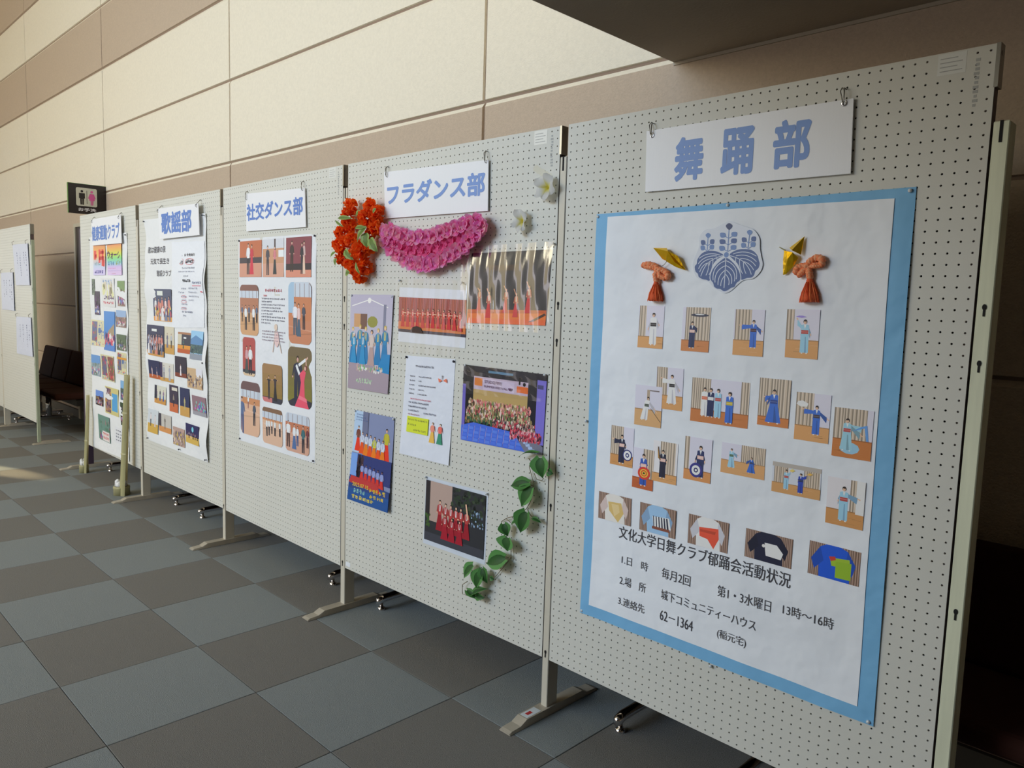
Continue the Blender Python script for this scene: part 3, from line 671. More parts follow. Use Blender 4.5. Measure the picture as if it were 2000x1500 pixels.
# crest cut-out: three veined leaves and three flower spikes, blue print on white paper
zc = Zm(1350, 425, 160/1500)
def crest():
    cq = quad4(5, (1350, 425), (1510, 425), (1350, 585), (1510, 585))
    a, b = bp(5, 1350, 425), bp(5, 1510, 585)
    c0 = Pr(((a[0], a[1]), (b[0], a[1]), (a[0], b[1]), (b[0], b[1])), 1.0, .0060, disp5)
    def L(x, y):    # crest pixel -> uv through the true board plane
        s, z = bp(5, *zc(x, y)); return ((s-a[0])/(b[0]-a[0]), (z-a[1])/(b[1]-a[1]))
    def poly(pts, c, st=True): c0.poly([L(*q) for q in pts], c, st)
    def fan(pts, ctr, c):    # non-convex outline as a fan about a centre
        c0.step(); P_ = [L(*q) for q in pts]; C_ = L(*ctr)
        for i in range(len(P_)): c0.poly([C_, P_[i-1], P_[i]], c, False)
    def smooth(pts, n=5):
        out = []; N = len(pts)
        for i in range(N):
            p0, p1, p2, p3 = (Vector(pts[(i+j-1) % N]) for j in range(4))
            for t in range(n):
                t /= n; out.append(tuple(.5*((2*p1)+(-p0+p2)*t+(2*p0-5*p1+4*p2-p3)*t*t+(-p0+3*p1-3*p2+p3)*t**3)))
        return out
    fan(smooth([(60, 860), (90, 1020), (160, 1120), (330, 1170), (420, 1260), (520, 1330), (640, 1385), (760, 1340), (880, 1230), (990, 1150), (1160, 1120), (1290, 1000), (1340, 860), (1310, 700), (1290, 560), (1280, 380), (1190, 240), (1080, 190), (900, 130), (740, 70), (560, 150), (430, 210), (290, 230), (190, 350), (180, 520), (120, 680)]), (680, 700), (222, 228, 240))
    B_ = (74, 100, 156); D_ = (50, 64, 112); Lt = (108, 140, 196); VE = (214, 222, 238)
    left = smooth([(620, 690), (500, 625), (370, 610), (240, 650), (150, 760), (130, 850), (95, 900), (110, 990), (150, 1030), (170, 1090), (240, 1130), (300, 1140), (370, 1150), (400, 980), (440, 850), (520, 760)])
    right = smooth([(735, 680), (860, 600), (1010, 580), (1150, 605), (1240, 690), (1270, 790), (1285, 850), (1260, 930), (1205, 985), (1180, 1060), (1130, 1100), (1050, 1110), (940, 1135), (930, 980), (880, 850), (800, 770)])
    ctr = smooth([(665, 740), (540, 820), (440, 930), (390, 1040), (385, 1130), (430, 1200), (450, 1265), (500, 1300), (560, 1310), (630, 1350), (700, 1330), (760, 1290), (820, 1270), (860, 1200), (925, 1140), (920, 1030), (870, 920), (780, 810)])
    fan(left, (290, 880), B_); fan(right, (1080, 860), B_)
    c0.step()
    def vein(pts, w=13, c=VE):
        n = 8; pp = []
        p0, p1, p2 = (Vector(q) for q in pts)
        for i in range(n+1):
            t = i/n; pp.append(p0*(1-t)**2+p1*2*t*(1-t)+p2*t*t)
        for i in range(n):
            d = (pp[i+1]-pp[i]).normalized(); nn = Vector((-d.y, d.x))*w/2
            c0.poly([L(*(pp[i]+nn)), L(*(pp[i]-nn)), L(*(pp[i+1]-nn)), L(*(pp[i+1]+nn))], c, False)
    vein([(610, 700), (450, 740), (330, 840)]); vein([(330, 840), (250, 930), (205, 1080)])
    for a_, b_, c_ in (((560, 690), (330, 620), (180, 750)), ((500, 705), (270, 690), (160, 850)), ((430, 750), (230, 770), (165, 940)), ((350, 830), (240, 850), (185, 1000)), ((350, 840), (360, 940), (300, 1060)), ((430, 780), (430, 940), (355, 1050)), ((500, 745), (510, 780), (490, 850)), ((380, 800), (340, 960), (345, 860))): vein([a_, b_, c_])
    vein([(740, 700), (900, 740), (1000, 820)]); vein([(1000, 820), (1100, 920), (1130, 1045)])
    for a_, b_, c_ in (((800, 670), (1030, 580), (1225, 710)), ((850, 705), (1080, 650), (1225, 810)), ((930, 750), (1120, 750), (1210, 890)), ((1000, 810), (1110, 840), (1175, 965)), ((990, 820), (980, 930), (1035, 1030)), ((920, 770), (900, 900), (970, 1030)), ((845, 730), (840, 790), (850, 850))): vein([a_, b_, c_])
    fan([((x-655)*1.06+655, (y-1040)*1.045+1040) for x, y in ctr], (650, 1040), VE); fan(ctr, (650, 1040), B_)
    c0.step(); vein([(665, 740), (660, 900), (630, 1290)], 15)
    for i, (yo, xe, ye) in enumerate(((790, 215, 1150), (880, 180, 1190), (960, 125, 1235), (1045, 75, 1255))):
        vein([(665, yo), (655-xe*1.15, yo+90), (645-xe, ye)], 14); vein([(665, yo), (660+xe*1.15, yo+90), (640+xe, ye-20)], 14)
    c0.ell(*L(675, 685), .033, Lt, n=14)
    for (bx, by, tx, ty, rows, sz) in ((325, 600, 345, 335, 2, .9), (700, 615, 730, 170, 3, 1.15), (1075, 555, 1105, 280, 2, .95)):
        vein([(bx, by), ((bx+tx)/2, (by+ty)/2), (tx, ty)], 15, Lt)
        c0.step(); s_ = 50*sz
        poly(smooth([(tx, ty-s_*1.1), (tx+s_*1.1, ty-s_*.2), (tx, ty+s_*1.1), (tx-s_*1.1, ty-s_*.2)], 3), D_ if rows == 3 else Lt)
        for r in range(rows):
            f_ = (r+.35)/(rows+.7); cy = by+(ty-by)*f_-10; cx = bx+(tx-bx)*f_
            for sg in (-1, 1):
                x_ = cx+sg*(88*sz if rows == 2 else 100); y_ = cy-8*sg
                vein([(cx, cy+62), (cx+sg*25, cy+48), (x_-sg*20, cy+20)], 12, Lt)
                poly(smooth([(x_-sg*38*sz, y_+28), (x_-sg*32*sz, y_-40), (x_+sg*46*sz, y_-42), (x_+sg*36*sz, y_+38)], 3), Lt if (r+sg) % 2 else B_)
    return c0.build('crest_cutout', P5, 'prt')
crest()
P5.children[-1]['label'] = 'blue leaf and flower family crest cut from white paper'

# ---- origami cranes with cord bows and tassels
def bow(name, k, zz, wings, tail, cordpts, bowpts, neck, tassel, label):
    t = on_board(name, k, label, 'ornament', 'gold cranes with orange tassels')
    def w3(x, y, d): s, z = bp(k, *zz(x, y), .012); return (s, -d-.006, z)
    m = MB()
    for (pts, ds) in wings:
        v = [w3(x, y, d) for (x, y), d in zip(pts, ds)]
        m.add(v, [(0, 1, 2)] if len(v) == 3 else [(0, 1, 2), (0, 2, 3)])
    m.build('foil_crane', M['gold'], t)
    if tail: MB().tube([w3(*q, .014) for q in tail], [.0022, .0012], 5).build('crane_neck', M['bamboo'], t)
    if cordpts: MB().tube([w3(*q, .012) for q in cordpts], .0009, 5).build('thread', M['stem'], t)
    c = MB()
    for pts, r in bowpts:
        P_ = [Vector(w3(*q, .012+.004*(i % 2))) for i, q in enumerate(pts)]
        # braided: two helical strands round the path
        for ph in (0, PI):
            path = []; n = 26
            for i in range(n+1):
                s_ = i/n*(len(P_)-1); a = min(int(s_), len(P_)-2); b = s_-a; p_ = P_[a]*(1-b)+P_[a+1]*b
                tg = (P_[a+1]-P_[a]).normalized(); nx = tg.cross(Vector((0, -1, 0))).normalized(); an = i*1.25+ph
                path.append(p_+nx*math.cos(an)*r*.45+Vector((0, -1, 0))*math.sin(an)*r*.45)
            c.tube(path, r*.62, 7, (.95, .26, .10) if ph == 0 else (.98, .40, .20))
    c.build('braided_bow', M['cord'], t, smooth=True)
    (nx_, ny_), (bx, by), wd = tassel; a = Vector(w3(nx_, ny_, .012)); b = Vector(w3(bx, by, .012)); L_ = (a-b).length
    prof = [(.25, 0), (.36, .12), (.30, .18), (.62, .45), (.92, .75), (1.0, .92), (.8, 1.0), (0, 1.0)]
    c = MB().lathe((0, 0, 0), [(r*wd, -h_*L_) for r, h_ in prof], 16, (.82, .12, .03)); o = c.build('tassel', M['cord'], t, smooth=True, loc=a); o.rotation_euler = (0, math.atan2(-(b-a).x, -(b-a).z)+0, 0)
    st_ = MB()
    for i in range(46):
        an = random.random()*2*PI; r0, r1 = wd*.34, wd*random.uniform(.9, 1.08)
        st_.tube([(r0*math.cos(an), r0*math.sin(an), -.16*L_), (r1*.8*math.cos(an), r1*.8*math.sin(an), -.6*L_), (r1*math.cos(an+.1), r1*math.sin(an+.1), -L_*random.uniform(.93, 1.03))], .0009, 3, random.choice([(.95, .16, .04), (.75, .09, .02), (.98, .26, .08)]), cap=False)
    o2 = st_.build('tassel_strands', M['cord'], t, loc=a); o2.rotation_euler = o.rotation_euler; tag(o2, kind='stuff')
    return t
zl = Zm(1240, 460, 110/1179); zr = Zm(1510, 450, .1)
bow('crane_ornament', 5, zl, [([(400, 262), (700, 268), (790, 340), (690, 530)], (.010, .014, .030, .016)), ([(400, 262), (690, 530), (600, 500)], (.010, .016, .011)),
     ([(790, 340), (950, 430), (1080, 730), (900, 560)], (.030, .020, .008, .024)), ([(790, 340), (900, 560), (1080, 730), (880, 660)], (.030, .024, .008, .013)), ([(790, 340), (880, 660), (690, 540)], (.030, .013, .016))],
    None, [(690, 545), (640, 610), (570, 660)], [([(190, 620), (330, 600), (460, 640), (520, 720)], .0088), ([(700, 900), (740, 820), (640, 740), (530, 720)], .0094), ([(230, 650), (370, 665), (480, 690)], .0076), ([(520, 700), (470, 820), (480, 960)], .0088), ([(530, 760), (560, 850), (660, 900)], .0084)],
    None, ((470, 960), (450, 1375), .0225), 'gold foil crane with orange cord bow and tassel left of the crest')
bow('crane_ornament', 5, zr, [([(625, 115), (345, 345), (440, 400), (570, 480)], (.008, .014, .028, .014)), ([(625, 115), (570, 480), (600, 300)], (.008, .014, .012)),
     ([(250, 400), (215, 590), (340, 560), (450, 440)], (.016, .012, .022, .026)), ([(450, 440), (340, 560), (420, 700), (520, 540)], (.026, .022, .012, .014)), ([(215, 590), (200, 870), (340, 560)], (.012, .008, .022)), ([(340, 560), (200, 870), (260, 860), (420, 700)], (.022, .008, .009, .012))],
    [(270, 400), (150, 330)], None, [([(960, 690), (1000, 560), (880, 530), (740, 620), (690, 720)], .0092), ([(470, 840), (500, 740), (610, 700), (700, 710)], .0094), ([(520, 880), (620, 800), (690, 740)], .0084), ([(700, 700), (740, 820), (740, 930)], .0088), ([(960, 680), (850, 690), (740, 700)], .008)],
    None, ((740, 930), (725, 1405), .0240), 'gold foil crane with orange cord bow and tassel right of the crest')
# ============================================================ BOARD 4: hula club
def sleeve(parent, q, disp, name='plastic_sleeve', d=.006, m='sleeve_soft'):
    tl, tr, bl, br = q; n, mm = 46, 30; V = []
    for j in range(mm+1):
        for i in range(n+1):
            u, v = i/n, j/mm
            x = (tl[0]*(1-u)+tr[0]*u)*(1-v)+(bl[0]*(1-u)+br[0]*u)*v; z = (tl[1]*(1-u)+tr[1]*u)*(1-v)+(bl[1]*(1-u)+br[1]*u)*v
            V.append((x, -d-disp(x, z), z))
    F_ = [(j*(n+1)+i, j*(n+1)+i+1, (j+1)*(n+1)+i+1, (j+1)*(n+1)+i) for j in range(mm) for i in range(n)]
    return MB().add(V, F_).build(name, M[m], parent, smooth=True)
def item(name, k, label, cat, group=None): return on_board(name, k, label, cat, group)
def hula(p, u, v0, v1, red=(206, 44, 44), up=(.10, -.06), lei=(240, 226, 180)):
    figure(p, u, v0, v1, (196, 96, 70), red, True, .85, (224, 160, 120), (60, 40, 36), lei); p.line(u+.04*(v1-v0)/p.asp, v0+.2*(v1-v0), u+up[0]*(v1-v0)/p.asp, v0+up[1]*(v1-v0), .04*(v1-v0), (224, 160, 120))
# large stage photo in a rippled sleeve
t = item('sleeved_photo', 4, 'glossy plastic-sleeved photo of five red-skirted hula dancers on a dark stage', 'photo', 'hula photos')
q = quad4(4, (922.5, 495), (1079, 487), (912.5, 630.5), (1066, 636))
p = Pr(q, GAIN[4], .003); p.grid((34, 32, 36), 3, 3); p.step()
for i in range(9): p.rect(.04+i*.11, .0, .05+i*.11, .75, (26, 26, 30), False)
p.rect(.22, .18, .62, .26, (60, 42, 30)); p.rect(0, .80, 1, 1, (226, 110, 30)); p.rect(0, .93, 1, 1, (236, 96, 40)); p.poly([(.0, .86), (1, .84), (1, .80), (0, .80)], (196, 84, 24))
for u, a, b, up in ((.15, .50, .82, (-.14, -.02)), (.28, .54, .92, (-.14, -.10)), (.50, .50, .84, (-.16, -.10)), (.63, .56, .90, (-.16, -.14)), (.78, .46, .84, (-.14, -.12))): hula(p, u, a, b, up=up)
p.poly([(.80, .96), (.86, .95), (1, .86), (.98, .84)], (60, 30, 20)); p.build('photo_print', t, 'prt')
rip = lambda x, z: .0030*math.sin(95*x+2*math.sin(9*z))+.0022*math.sin(41*x+1.3+3*z)+.0012*math.sin(170*x+8*math.sin(6*z))+.002*math.sin(30*z)
sleeve(t, quad4(4, (905, 483), (1086, 472), (903, 641), (1075, 651)), lambda x, z: rip(x, z)*.8, d=.014, m='sleeve')
pins(t, [bp(4, 925, 481), bp(4, 1083, 476)], .008)
# red curtain stage photo on white paper, in sleeve
t = item('sleeved_photo', 4, 'plastic-sleeved white sheet with a photo of a line of red-costumed dancers', 'photo', 'hula photos')
qs = quad4(4, (781, 561), (912, 567), (778.5, 667), (908.7, 680.5)); sheet(t, qs, flat, 'paper', 'paper', 4, 4, (.80, .83, .90))
q = quad4(4, (780.7, 580), (912, 586), (779, 647), (910, 659)); p = Pr(q, GAIN[4], .003)
p.grid((150, 44, 40), 2, 2); curtain(p, 0, 1, 0, .7, (166, 52, 44)); p.rect(0, .70, 1, .92, (206, 110, 50)); p.rect(0, .92, 1, 1, (36, 30, 60))
for i in range(12):
    u = .07+i*.078; h_ = random.uniform(-.02, .02); figure(p, u, .30+h_, .84+h_, (214, 60, 50), (196, 34, 44), True, 1.0, (226, 170, 140), (60, 30, 30), (236, 200, 190))
    if i < 11: p.line(u, .44, u+.078, .45, .02, (230, 180, 150))
p.poly([(.18, 1), (.40, 1), (.36, .84), (.30, .80), (.24, .84)], (50, 26, 26)); p.build('photo_print', t)
sleeve(t, quad4(4, (774, 543), (915, 549), (778, 689), (898, 697)), lambda x, z: .0016*math.sin(60*x+5*z)+.001*math.sin(130*x-20*z), d=.006); pins(t, [bp(4, 783, 548), bp(4, 905, 552)], .008)
# blue dress group
t = item('glossy_photo', 4, 'glossy portrait photo of hula dancers in turquoise dresses, upper left of the hula board', 'photo', 'hula photos')
q = quad4(4, (687, 575), (771, 576), (681, 757), (760, 769.5)); dc = lambda x, z: .0015*math.sin(14*x+8*z)+(.012*max(0, (1.28-z))**1.3 if z < 1.28 else 0)
p = Pr(q, GAIN[4], .004, dc, 12); p.grid((176, 172, 196), 4, 8, (190, 190, 204)); p.line(.04, .12, .48, .05, .01, (240, 236, 236)); p.line(.48, .05, .90, .13, .01, (240, 236, 236)); p.ell(.46, .06, .03, (250, 244, 236))
p.rect(.10, .20, .42, .34, (196, 150, 110)); p.rect(.26, .20, .42, .36, (110, 80, 76)); p.rect(.80, .10, .86, .6, (120, 124, 150)); p.ell(.55, .28, .09, (140, 140, 70), .06)
for u, a in ((.08, .34), (.26, .31), (.40, .33), (.86, .31), (.70, .34)): figure(p, u, a, .72, (40, 130, 180), (30, 120, 176), True, 1.0, (226, 190, 160), (196, 176, 80), (226, 206, 90))
figure(p, .55, .36, .74, (206, 190, 186), (176, 150, 150), True, 1., SKIN, (60, 50, 50)); figure(p, .34, .39, .74, (40, 140, 190), (36, 140, 196), True, 1.0, SKIN, (120, 90, 70), (240, 240, 240)); figure(p, .12, .40, .74, (40, 150, 200), (36, 140, 196), True, 1.0, SKIN, (236, 236, 230), (240, 240, 240))
p.poly([(0, 1), (1, 1), (1, .76), (.5, .73), (0, .72)], (160, 146, 160)); p.poly([(.84, .60), (1, .60), (1, .80), (.7, .78)][::-1], (30, 130, 190))
crowd(p, .22, .74, .86, .80, 60, [(236, 236, 226), (120, 180, 120), (200, 170, 160)], .012, 1.6); crowd(p, .2, .88, .6, .92, 40, [(196, 214, 190), (160, 190, 160)], .01, 1.5)
p.build('photo_print', t, 'gloss'); pins(t, [bp(4, 689, 577), bp(4, 768, 579)], .006)
# typed notice, lower edge curling out
t = item('notice_sheet', 4, 'white typed notice with a yellow highlighted box, hanging mid-board', 'paper')
cn = lambda x, z: .05*max(0, 1.02-z)**1.6 if z < 1.02 else 0.
q = quad4(4, (794.4, 694), (890, 702), (780, 889), (874, 913)); q = (q[0], q[1], (q[2][0]+.006, q[2][1]+.01), (q[3][0]+.012, q[3][1]+.01)); sheet(t, q, cn, 'paper', 'paper', 8, 16, (.78, .82, .92))
p = Pr(q, 1.2, .0042, cn, 16)
p.glyphs(.22, .085, .60, .105, 12, (70, 70, 90))
for i in range(5): p.glyphs(.11, .19+i*.043, .22, .205+i*.043, 3, (90, 90, 110)); p.glyphs(.30, .19+i*.043, (.56, .36, .66, .42, .48)[i], .205+i*.043, (8, 2, 12, 4, 6)[i], (80, 80, 100))
p.glyphs(.15, .415, .58, .43, 14, (206, 96, 120)); p.glyphs(.12, .45, .54, .468, 13, (80, 84, 110)); p.glyphs(.12, .49, .50, .508, 12, (80, 84, 110)); p.glyphs(.12, .53, .34, .548, 7, (80, 84, 110)); p.glyphs(.44, .54, .70, .558, 9, (80, 84, 110)); p.glyphs(.12, .57, .36, .585, 7, (160, 90, 120))
p.rect(.12, .60, .56, .76, (206, 216, 50)); p.glyphs(.14, .62, .54, .64, 12, (110, 116, 60)); p.glyphs(.14, .67, .32, .69, 5, (110, 116, 60)); p.glyphs(.26, .72, .52, .74, 8, (110, 116, 60))
figure(p, .65, .62, .82, (232, 140, 120), (226, 180, 80), True, 1.2, (246, 206, 180), (110, 60, 40)); figure(p, .80, .62, .82, (226, 110, 100), (50, 140, 110), True, 1.2, (246, 206, 180), (60, 50, 44))
figure(p, .78, .155, .20, (90, 90, 100), (70, 70, 80)); p.poly([(.70, .19), (.78, .21), (.72, .23)], (226, 120, 90)); p.poly([(.86, .185), (.80, .21), (.88, .225)][::-1], (226, 120, 90)); p.build('print', t)
pins(t, [(q[0][0]+.004, q[0][1]-.006), (q[1][0]-.006, q[1][1]-.008)], .005, 'pind')
# festival photo
t = item('glossy_photo', 4, 'wide glossy photo of a huge costumed crowd on a festival stage with blue seats', 'photo', 'hula photos')
zf = Zm(895, 700, 190/1425); q = quad4(4, zf(100, 88), zf(1315, 238), zf(48, 1185), zf(1240, 1420)); dcf = lambda x, z: .0012*math.sin(20*x+11*z)+.0008*math.sin(47*x)
p = Pr(q, GAIN[4], .0035, dcf); p.grid((30, 30, 42), 5, 5); p.rect(.0, .25, .04, .85, (110, 100, 190)); p.rect(.90, .08, 1, .88, (122, 112, 206)); p.rect(.905, .14, .97, .19, (70, 70, 120))
p.rect(.14, .16, .80, .62, (186, 156, 100)); p.rect(.14, .13, .80, .30, (196, 176, 196)); p.rect(.26, .15, .64, .29, (206, 190, 214)); p.rect(.15, .15, .25, .25, (226, 130, 60)); p.rect(.67, .19, .80, .27, (226, 110, 50))
p.rect(.04, .0, .14, .55, (24, 24, 30)); p.rect(.32, .04, .62, .07, (90, 130, 160)); p.ell(.755, .16, .025, (20, 20, 26)); p.rect(.69, .08, .71, .17, (24, 24, 28))
pal = [(206, 120, 120), (226, 160, 150), (196, 90, 96), (150, 130, 90), (216, 190, 150), (120, 140, 90), (236, 200, 190), (90, 60, 56)]
crowd(p, .09, .44, .84, .60, 420, pal, .016, 2.0); crowd(p, .06, .56, .86, .70, 380, pal[2:]+[(70, 90, 60)], .017, 2.2)
crowd(p, .05, .68, .45, .74, 120, [(50, 90, 70), (80, 110, 70), (150, 120, 80)], .016, 1.8); crowd(p, .40, .66, .90, .76, 200, [(160, 120, 110), (60, 50, 60), (196, 60, 80), (220, 200, 190)], .016, 1.8)
p.poly([(0, 1), (.80, 1), (.66, .78), (.16, .74), (.0, .80)], (72, 108, 216)); p.step()
for i in range(10):
    for r in range(4): p.rect(.02+i*.075-.004*r, .80+r*.05, .085+i*.075-.004*r, .835+r*.05, (92, 130, 232) if (i+r) % 2 else (80, 116, 224), False)
    p.line(.03+i*.075, .78, .01+i*.075, .99, .006, (206, 170, 190), False)
p.poly([(.80, 1), (1, 1), (1, .90), (.86, .80), (.66, .78)], (120, 120, 140))
for i in range(7): p.poly([(.72+i*.03, .84+i*.03), (.77+i*.03, .84+i*.03), (.76+i*.03, .80+i*.03), (.71+i*.03, .80+i*.03)], (170, 190, 240), False)
crowd(p, .62, .75, .97, .86, 260, [(196, 60, 80), (226, 90, 110), (60, 40, 60), (240, 160, 170)], .016, 1.8)
p.build('photo_print', t, 'gloss')
def uvbox(q, u0, v1_, u1, v0): # box inside an axis-near quad
    tl, tr, bl, br = q; f_ = lambda u, v: ((tl[0]*(1-u)+tr[0]*u)*(1-v)+(bl[0]*(1-u)+br[0]*u)*v, (tl[1]*(1-u)+tr[1]*u)*(1-v)+(bl[1]*(1-u)+br[1]*u)*v)
    a, b = f_(u0, v1_), f_(u1, v0); return (a[0], a[1], b[0], b[1])
text('lettering', 'STUDIO FIFE', uvbox(q, .28, .205, .49, .165), 'purple_ink', t, .0088, .01, dcf); text('lettering', 'SUMMER FESTIVAL ♥', uvbox(q, .275, .265, .62, .225), 'purple_ink', t, .0088, .01, dcf)
pins(t, [bp(4, 911, 713), bp(4, 1066, 732)], .006)
sleeve(t, quad4(4, zf(80, 70), zf(1325, 222), zf(60, 500), zf(1310, 640)), lambda x, z: .0018*math.sin(70*x+30*z)+.0012*math.sin(120*z+25*x), d=.0125)
# double photo poster, lower left
t = item('glossy_photo', 4, 'tall glossy print of orange-skirted dancers above blue yellow lettering, lower left of hula board', 'photo', 'hula photos')
zp = Zm(670, 790, 120/783); q = quad4(4, zp(165, 68), zp(665, 170), zp(60, 1215), zp(525, 1380)); q = (q[0], q[1], (q[2][0]+.02, q[2][1]+.012), (q[3][0]+.045, q[3][1]+.012))
dp = lambda x, z: .05*max(0, .86-z)**1.5 if z < .86 else 0.
p = Pr(q, GAIN[4], .004, dp, 12); p.grid((130, 140, 176), 6, 12); p.rect(0, 0, .22, .46, (176, 200, 232)); p.rect(.22, 0, .36, .44, (110, 116, 146)); p.rect(.36, 0, .38, .40, (70, 74, 96))
p.glyphs(.05, .03, .26, .05, 6, (80, 100, 150)); p.glyphs(.05, .06, .30, .08, 7, (80, 100, 150)); p.glyphs(.05, .09, .36, .105, 8, (80, 100, 150))
for u, a, b, c in ((.13, .16, .44, (120, 70, 60)), (.84, .13, .49, (190, 180, 60))): figure(p, u, a, b, c, (226, 60, 40), True, 1.1, SKIN, HAIR)
for i in range(6): figure(p, .24+i*.105, .22+i*.008, .46+i*.012, (206, 214, 236) if i != 3 else (200, 200, 70), (232, 84+10*(i % 2)*4, 36), True, 1.2, SKIN, HAIR, (150, 160, 210))
p.rect(0, .47, 1, .74, (52, 62, 120)); p.rect(0, .47, .16, .72, (120, 160, 226)); crowd(p, .18, .52, .30, .70, 30, [(40, 34, 50), (70, 50, 60)], .03, 2)
for i in range(6): figure(p, .30+i*.10, .56+i*.006, .76+i*.01, (150, 160, 210), (206, 56, 50), True, 1.2, (150, 110, 110), (36, 30, 50), (130, 150, 220))
p.rect(0, .80, 1, 1, (40, 84, 150)); p.poly([(.0, .86), (1, .86), (1, .79), (.0, .74)], (50, 70, 130)); p.poly([(0, .80), (.8, .84), (.7, .74), (.05, .72)], (190, 60, 60))
p.glyphs(.52, .80, .92, .85, 5, (226, 196, 60), .18); p.glyphs(.14, .85, .44, .90, 4, (150, 200, 190), .18); p.glyphs(.54, .87, .90, .91, 4, (226, 196, 60), .18); p.glyphs(.10, .92, .66, .965, 6, (226, 206, 90), .18)
p.build('photo_print', t, 'gloss')
text('lettering', '2023.07.15', uvbox(q, .10, .83, .50, .785), 'orange_ink', t, .0085, .02, dp)
pins(t, [(q[0][0]+.003, q[0][1]-.003), (q[1][0]-.005, q[1][1]-.006)], .006)
# outdoor group photo bottom
t = item('bordered_photo', 4, 'white-bordered photo of a red-dressed group under dark trees, lowest on the hula board', 'photo', 'hula photos')
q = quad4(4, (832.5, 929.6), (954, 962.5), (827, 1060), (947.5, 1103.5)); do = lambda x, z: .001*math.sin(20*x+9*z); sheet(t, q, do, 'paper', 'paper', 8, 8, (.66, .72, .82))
def inner(q, a, b, c, d):
    tl, tr, bl, br = q; f_ = lambda u, v: ((tl[0]*(1-u)+tr[0]*u)*(1-v)+(bl[0]*(1-u)+br[0]*u)*v, (tl[1]*(1-u)+tr[1]*u)*(1-v)+(bl[1]*(1-u)+br[1]*u)*v)
    return (f_(a, b), f_(c, b), f_(a, d), f_(c, d))
p = Pr(inner(q, .02, .045, .975, .93), GAIN[4], .0036, do); p.grid((44, 46, 52), 5, 5); p.rect(.08, 0, .46, .66, (176, 152, 142)); p.rect(0, 0, .08, .62, (40, 36, 40)); crowd(p, .46, .02, 1, .5, 120, [(40, 56, 40), (56, 70, 50), (30, 36, 34)], .04, 1); crowd(p, .70, .30, .98, .55, 30, [(150, 176, 206), (90, 110, 130)], .02, 1.2)
p.rect(0, .86, 1, 1, (60, 62, 72)); crowd(p, 0, .55, .1, .75, 16, [(60, 90, 40)], .03, 1)
for u in (.26, .36, .45, .54, .62, .72): figure(p, u, .30 if u > .3 else .27, .78, (176, 60, 60), (150, 24, 40), True, 1.0, SKIN, HAIR, (236, 226, 236))
p.line(.74, .45, .70, .22, .03, SKIN)
for u in (.36, .48, .61): figure(p, u, .48+.03*(u > .4), .90, (170, 40, 50), (160, 22, 44), True, 1.3, SKIN, HAIR, (236, 230, 240))
p.build('photo_print', t); pins(t, [(q[0][0]+.003, q[0][1]-.003), (q[1][0]-.004, q[1][1]-.004)], .006)

# ---- flowers
def petal(m, c, out, up, L_, W, curl, ca, cb, n=4, ruff=.0):
    out = Vector(out).normalized(); up = Vector(up); up = (up-out*up.dot(out)).normalized(); sd = out.cross(up); c = Vector(c)
    V = []; C_ = []
    prof = (0.18, .62, .95, 1.0, .72)
    for i in range(n+1):
        t = i/n; w_ = W*prof[min(i, 4)]*.5; pos = c+out*(L_*t*(1-.12*t*curl))+up*(L_*curl*t*t*.6)
        for s_ in (-1, 0, 1): V.append(pos+sd*w_*s_+up*(W*.16*abs(s_)+ruff*random.uniform(-1, 1)*t)+(out*(-L_*.10*abs(s_)) if i == n else Vector((0, 0, 0))))
        C_.append(tuple(ca[k_]+(cb[k_]-ca[k_])*t for k_ in range(3)))
    F_ = []; 
    b = len(m.v); m.v += [tuple(v_) for v_ in V]
    for i in range(n):
        for j in range(2):
            m.f.append((b+i*3+j, b+i*3+j+1, b+i*3+j+4, b+i*3+j+3)); m.c.append((C_[i], C_[i], C_[i+1], C_[i+1])); m.m.append(0)
def rnd_dir():
    while True:
        v = Vector((random.uniform(-1, 1), random.uniform(-1, .25), random.uniform(-1, 1)))
        if .1 < v.length < 1: return v.normalized()
def leafmesh(m, base, tip, wd, nrm=(0, -1, 0), fold=.25, cols=((.13, .24, .04), (.22, .36, .09)), heart=False, notch=False, n=7):
    base, tip = Vector(base), Vector(tip); ax = tip-base; L_ = ax.length; ax.normalize(); nr = Vector(nrm); nr = (nr-ax*nr.dot(ax)).normalized(); sd = ax.cross(nr)
    b = len(m.v)
    pw = (.30, .84, 1.0, .93, .78, .55, .28, .0) if heart else (.05, .52, .86, 1.0, .95, .78, .46, .0)
    if notch: pw = (.2, .8, 1.0, .86, 1.0, .72, .5, 0.05)
    for i in range(n+1):
        t = i/n; w_ = wd*.5*pw[i]; back_ = -L_*.10 if heart and i == 0 else 0
        ct = base+ax*L_*t+nr*(.10*L_*math.sin(PI*t)); sag = fold*w_
        m.v += [tuple(ct+sd*w_-nr*(-sag)+ax*(back_-.04*L_)), tuple(ct+sd*w_*.5+nr*sag*.35), tuple(ct), tuple(ct-sd*w_*.5+nr*sag*.35), tuple(ct-sd*w_+nr*sag+ax*(back_-.04*L_))]
    for i in range(n):
        for j in range(4):
            a = b+i*5+j; cc_ = cols[(i+j) % 2] if True else cols[0]
            cm = tuple(cols[0][k_]*(.7+.3*(j in (0, 3)))+.0 if j in (1, 2) else cols[1][k_] for k_ in range(3))
            m.f.append((a, a+1, a+6, a+5)); m.c.append(cm); m.m.append(0)
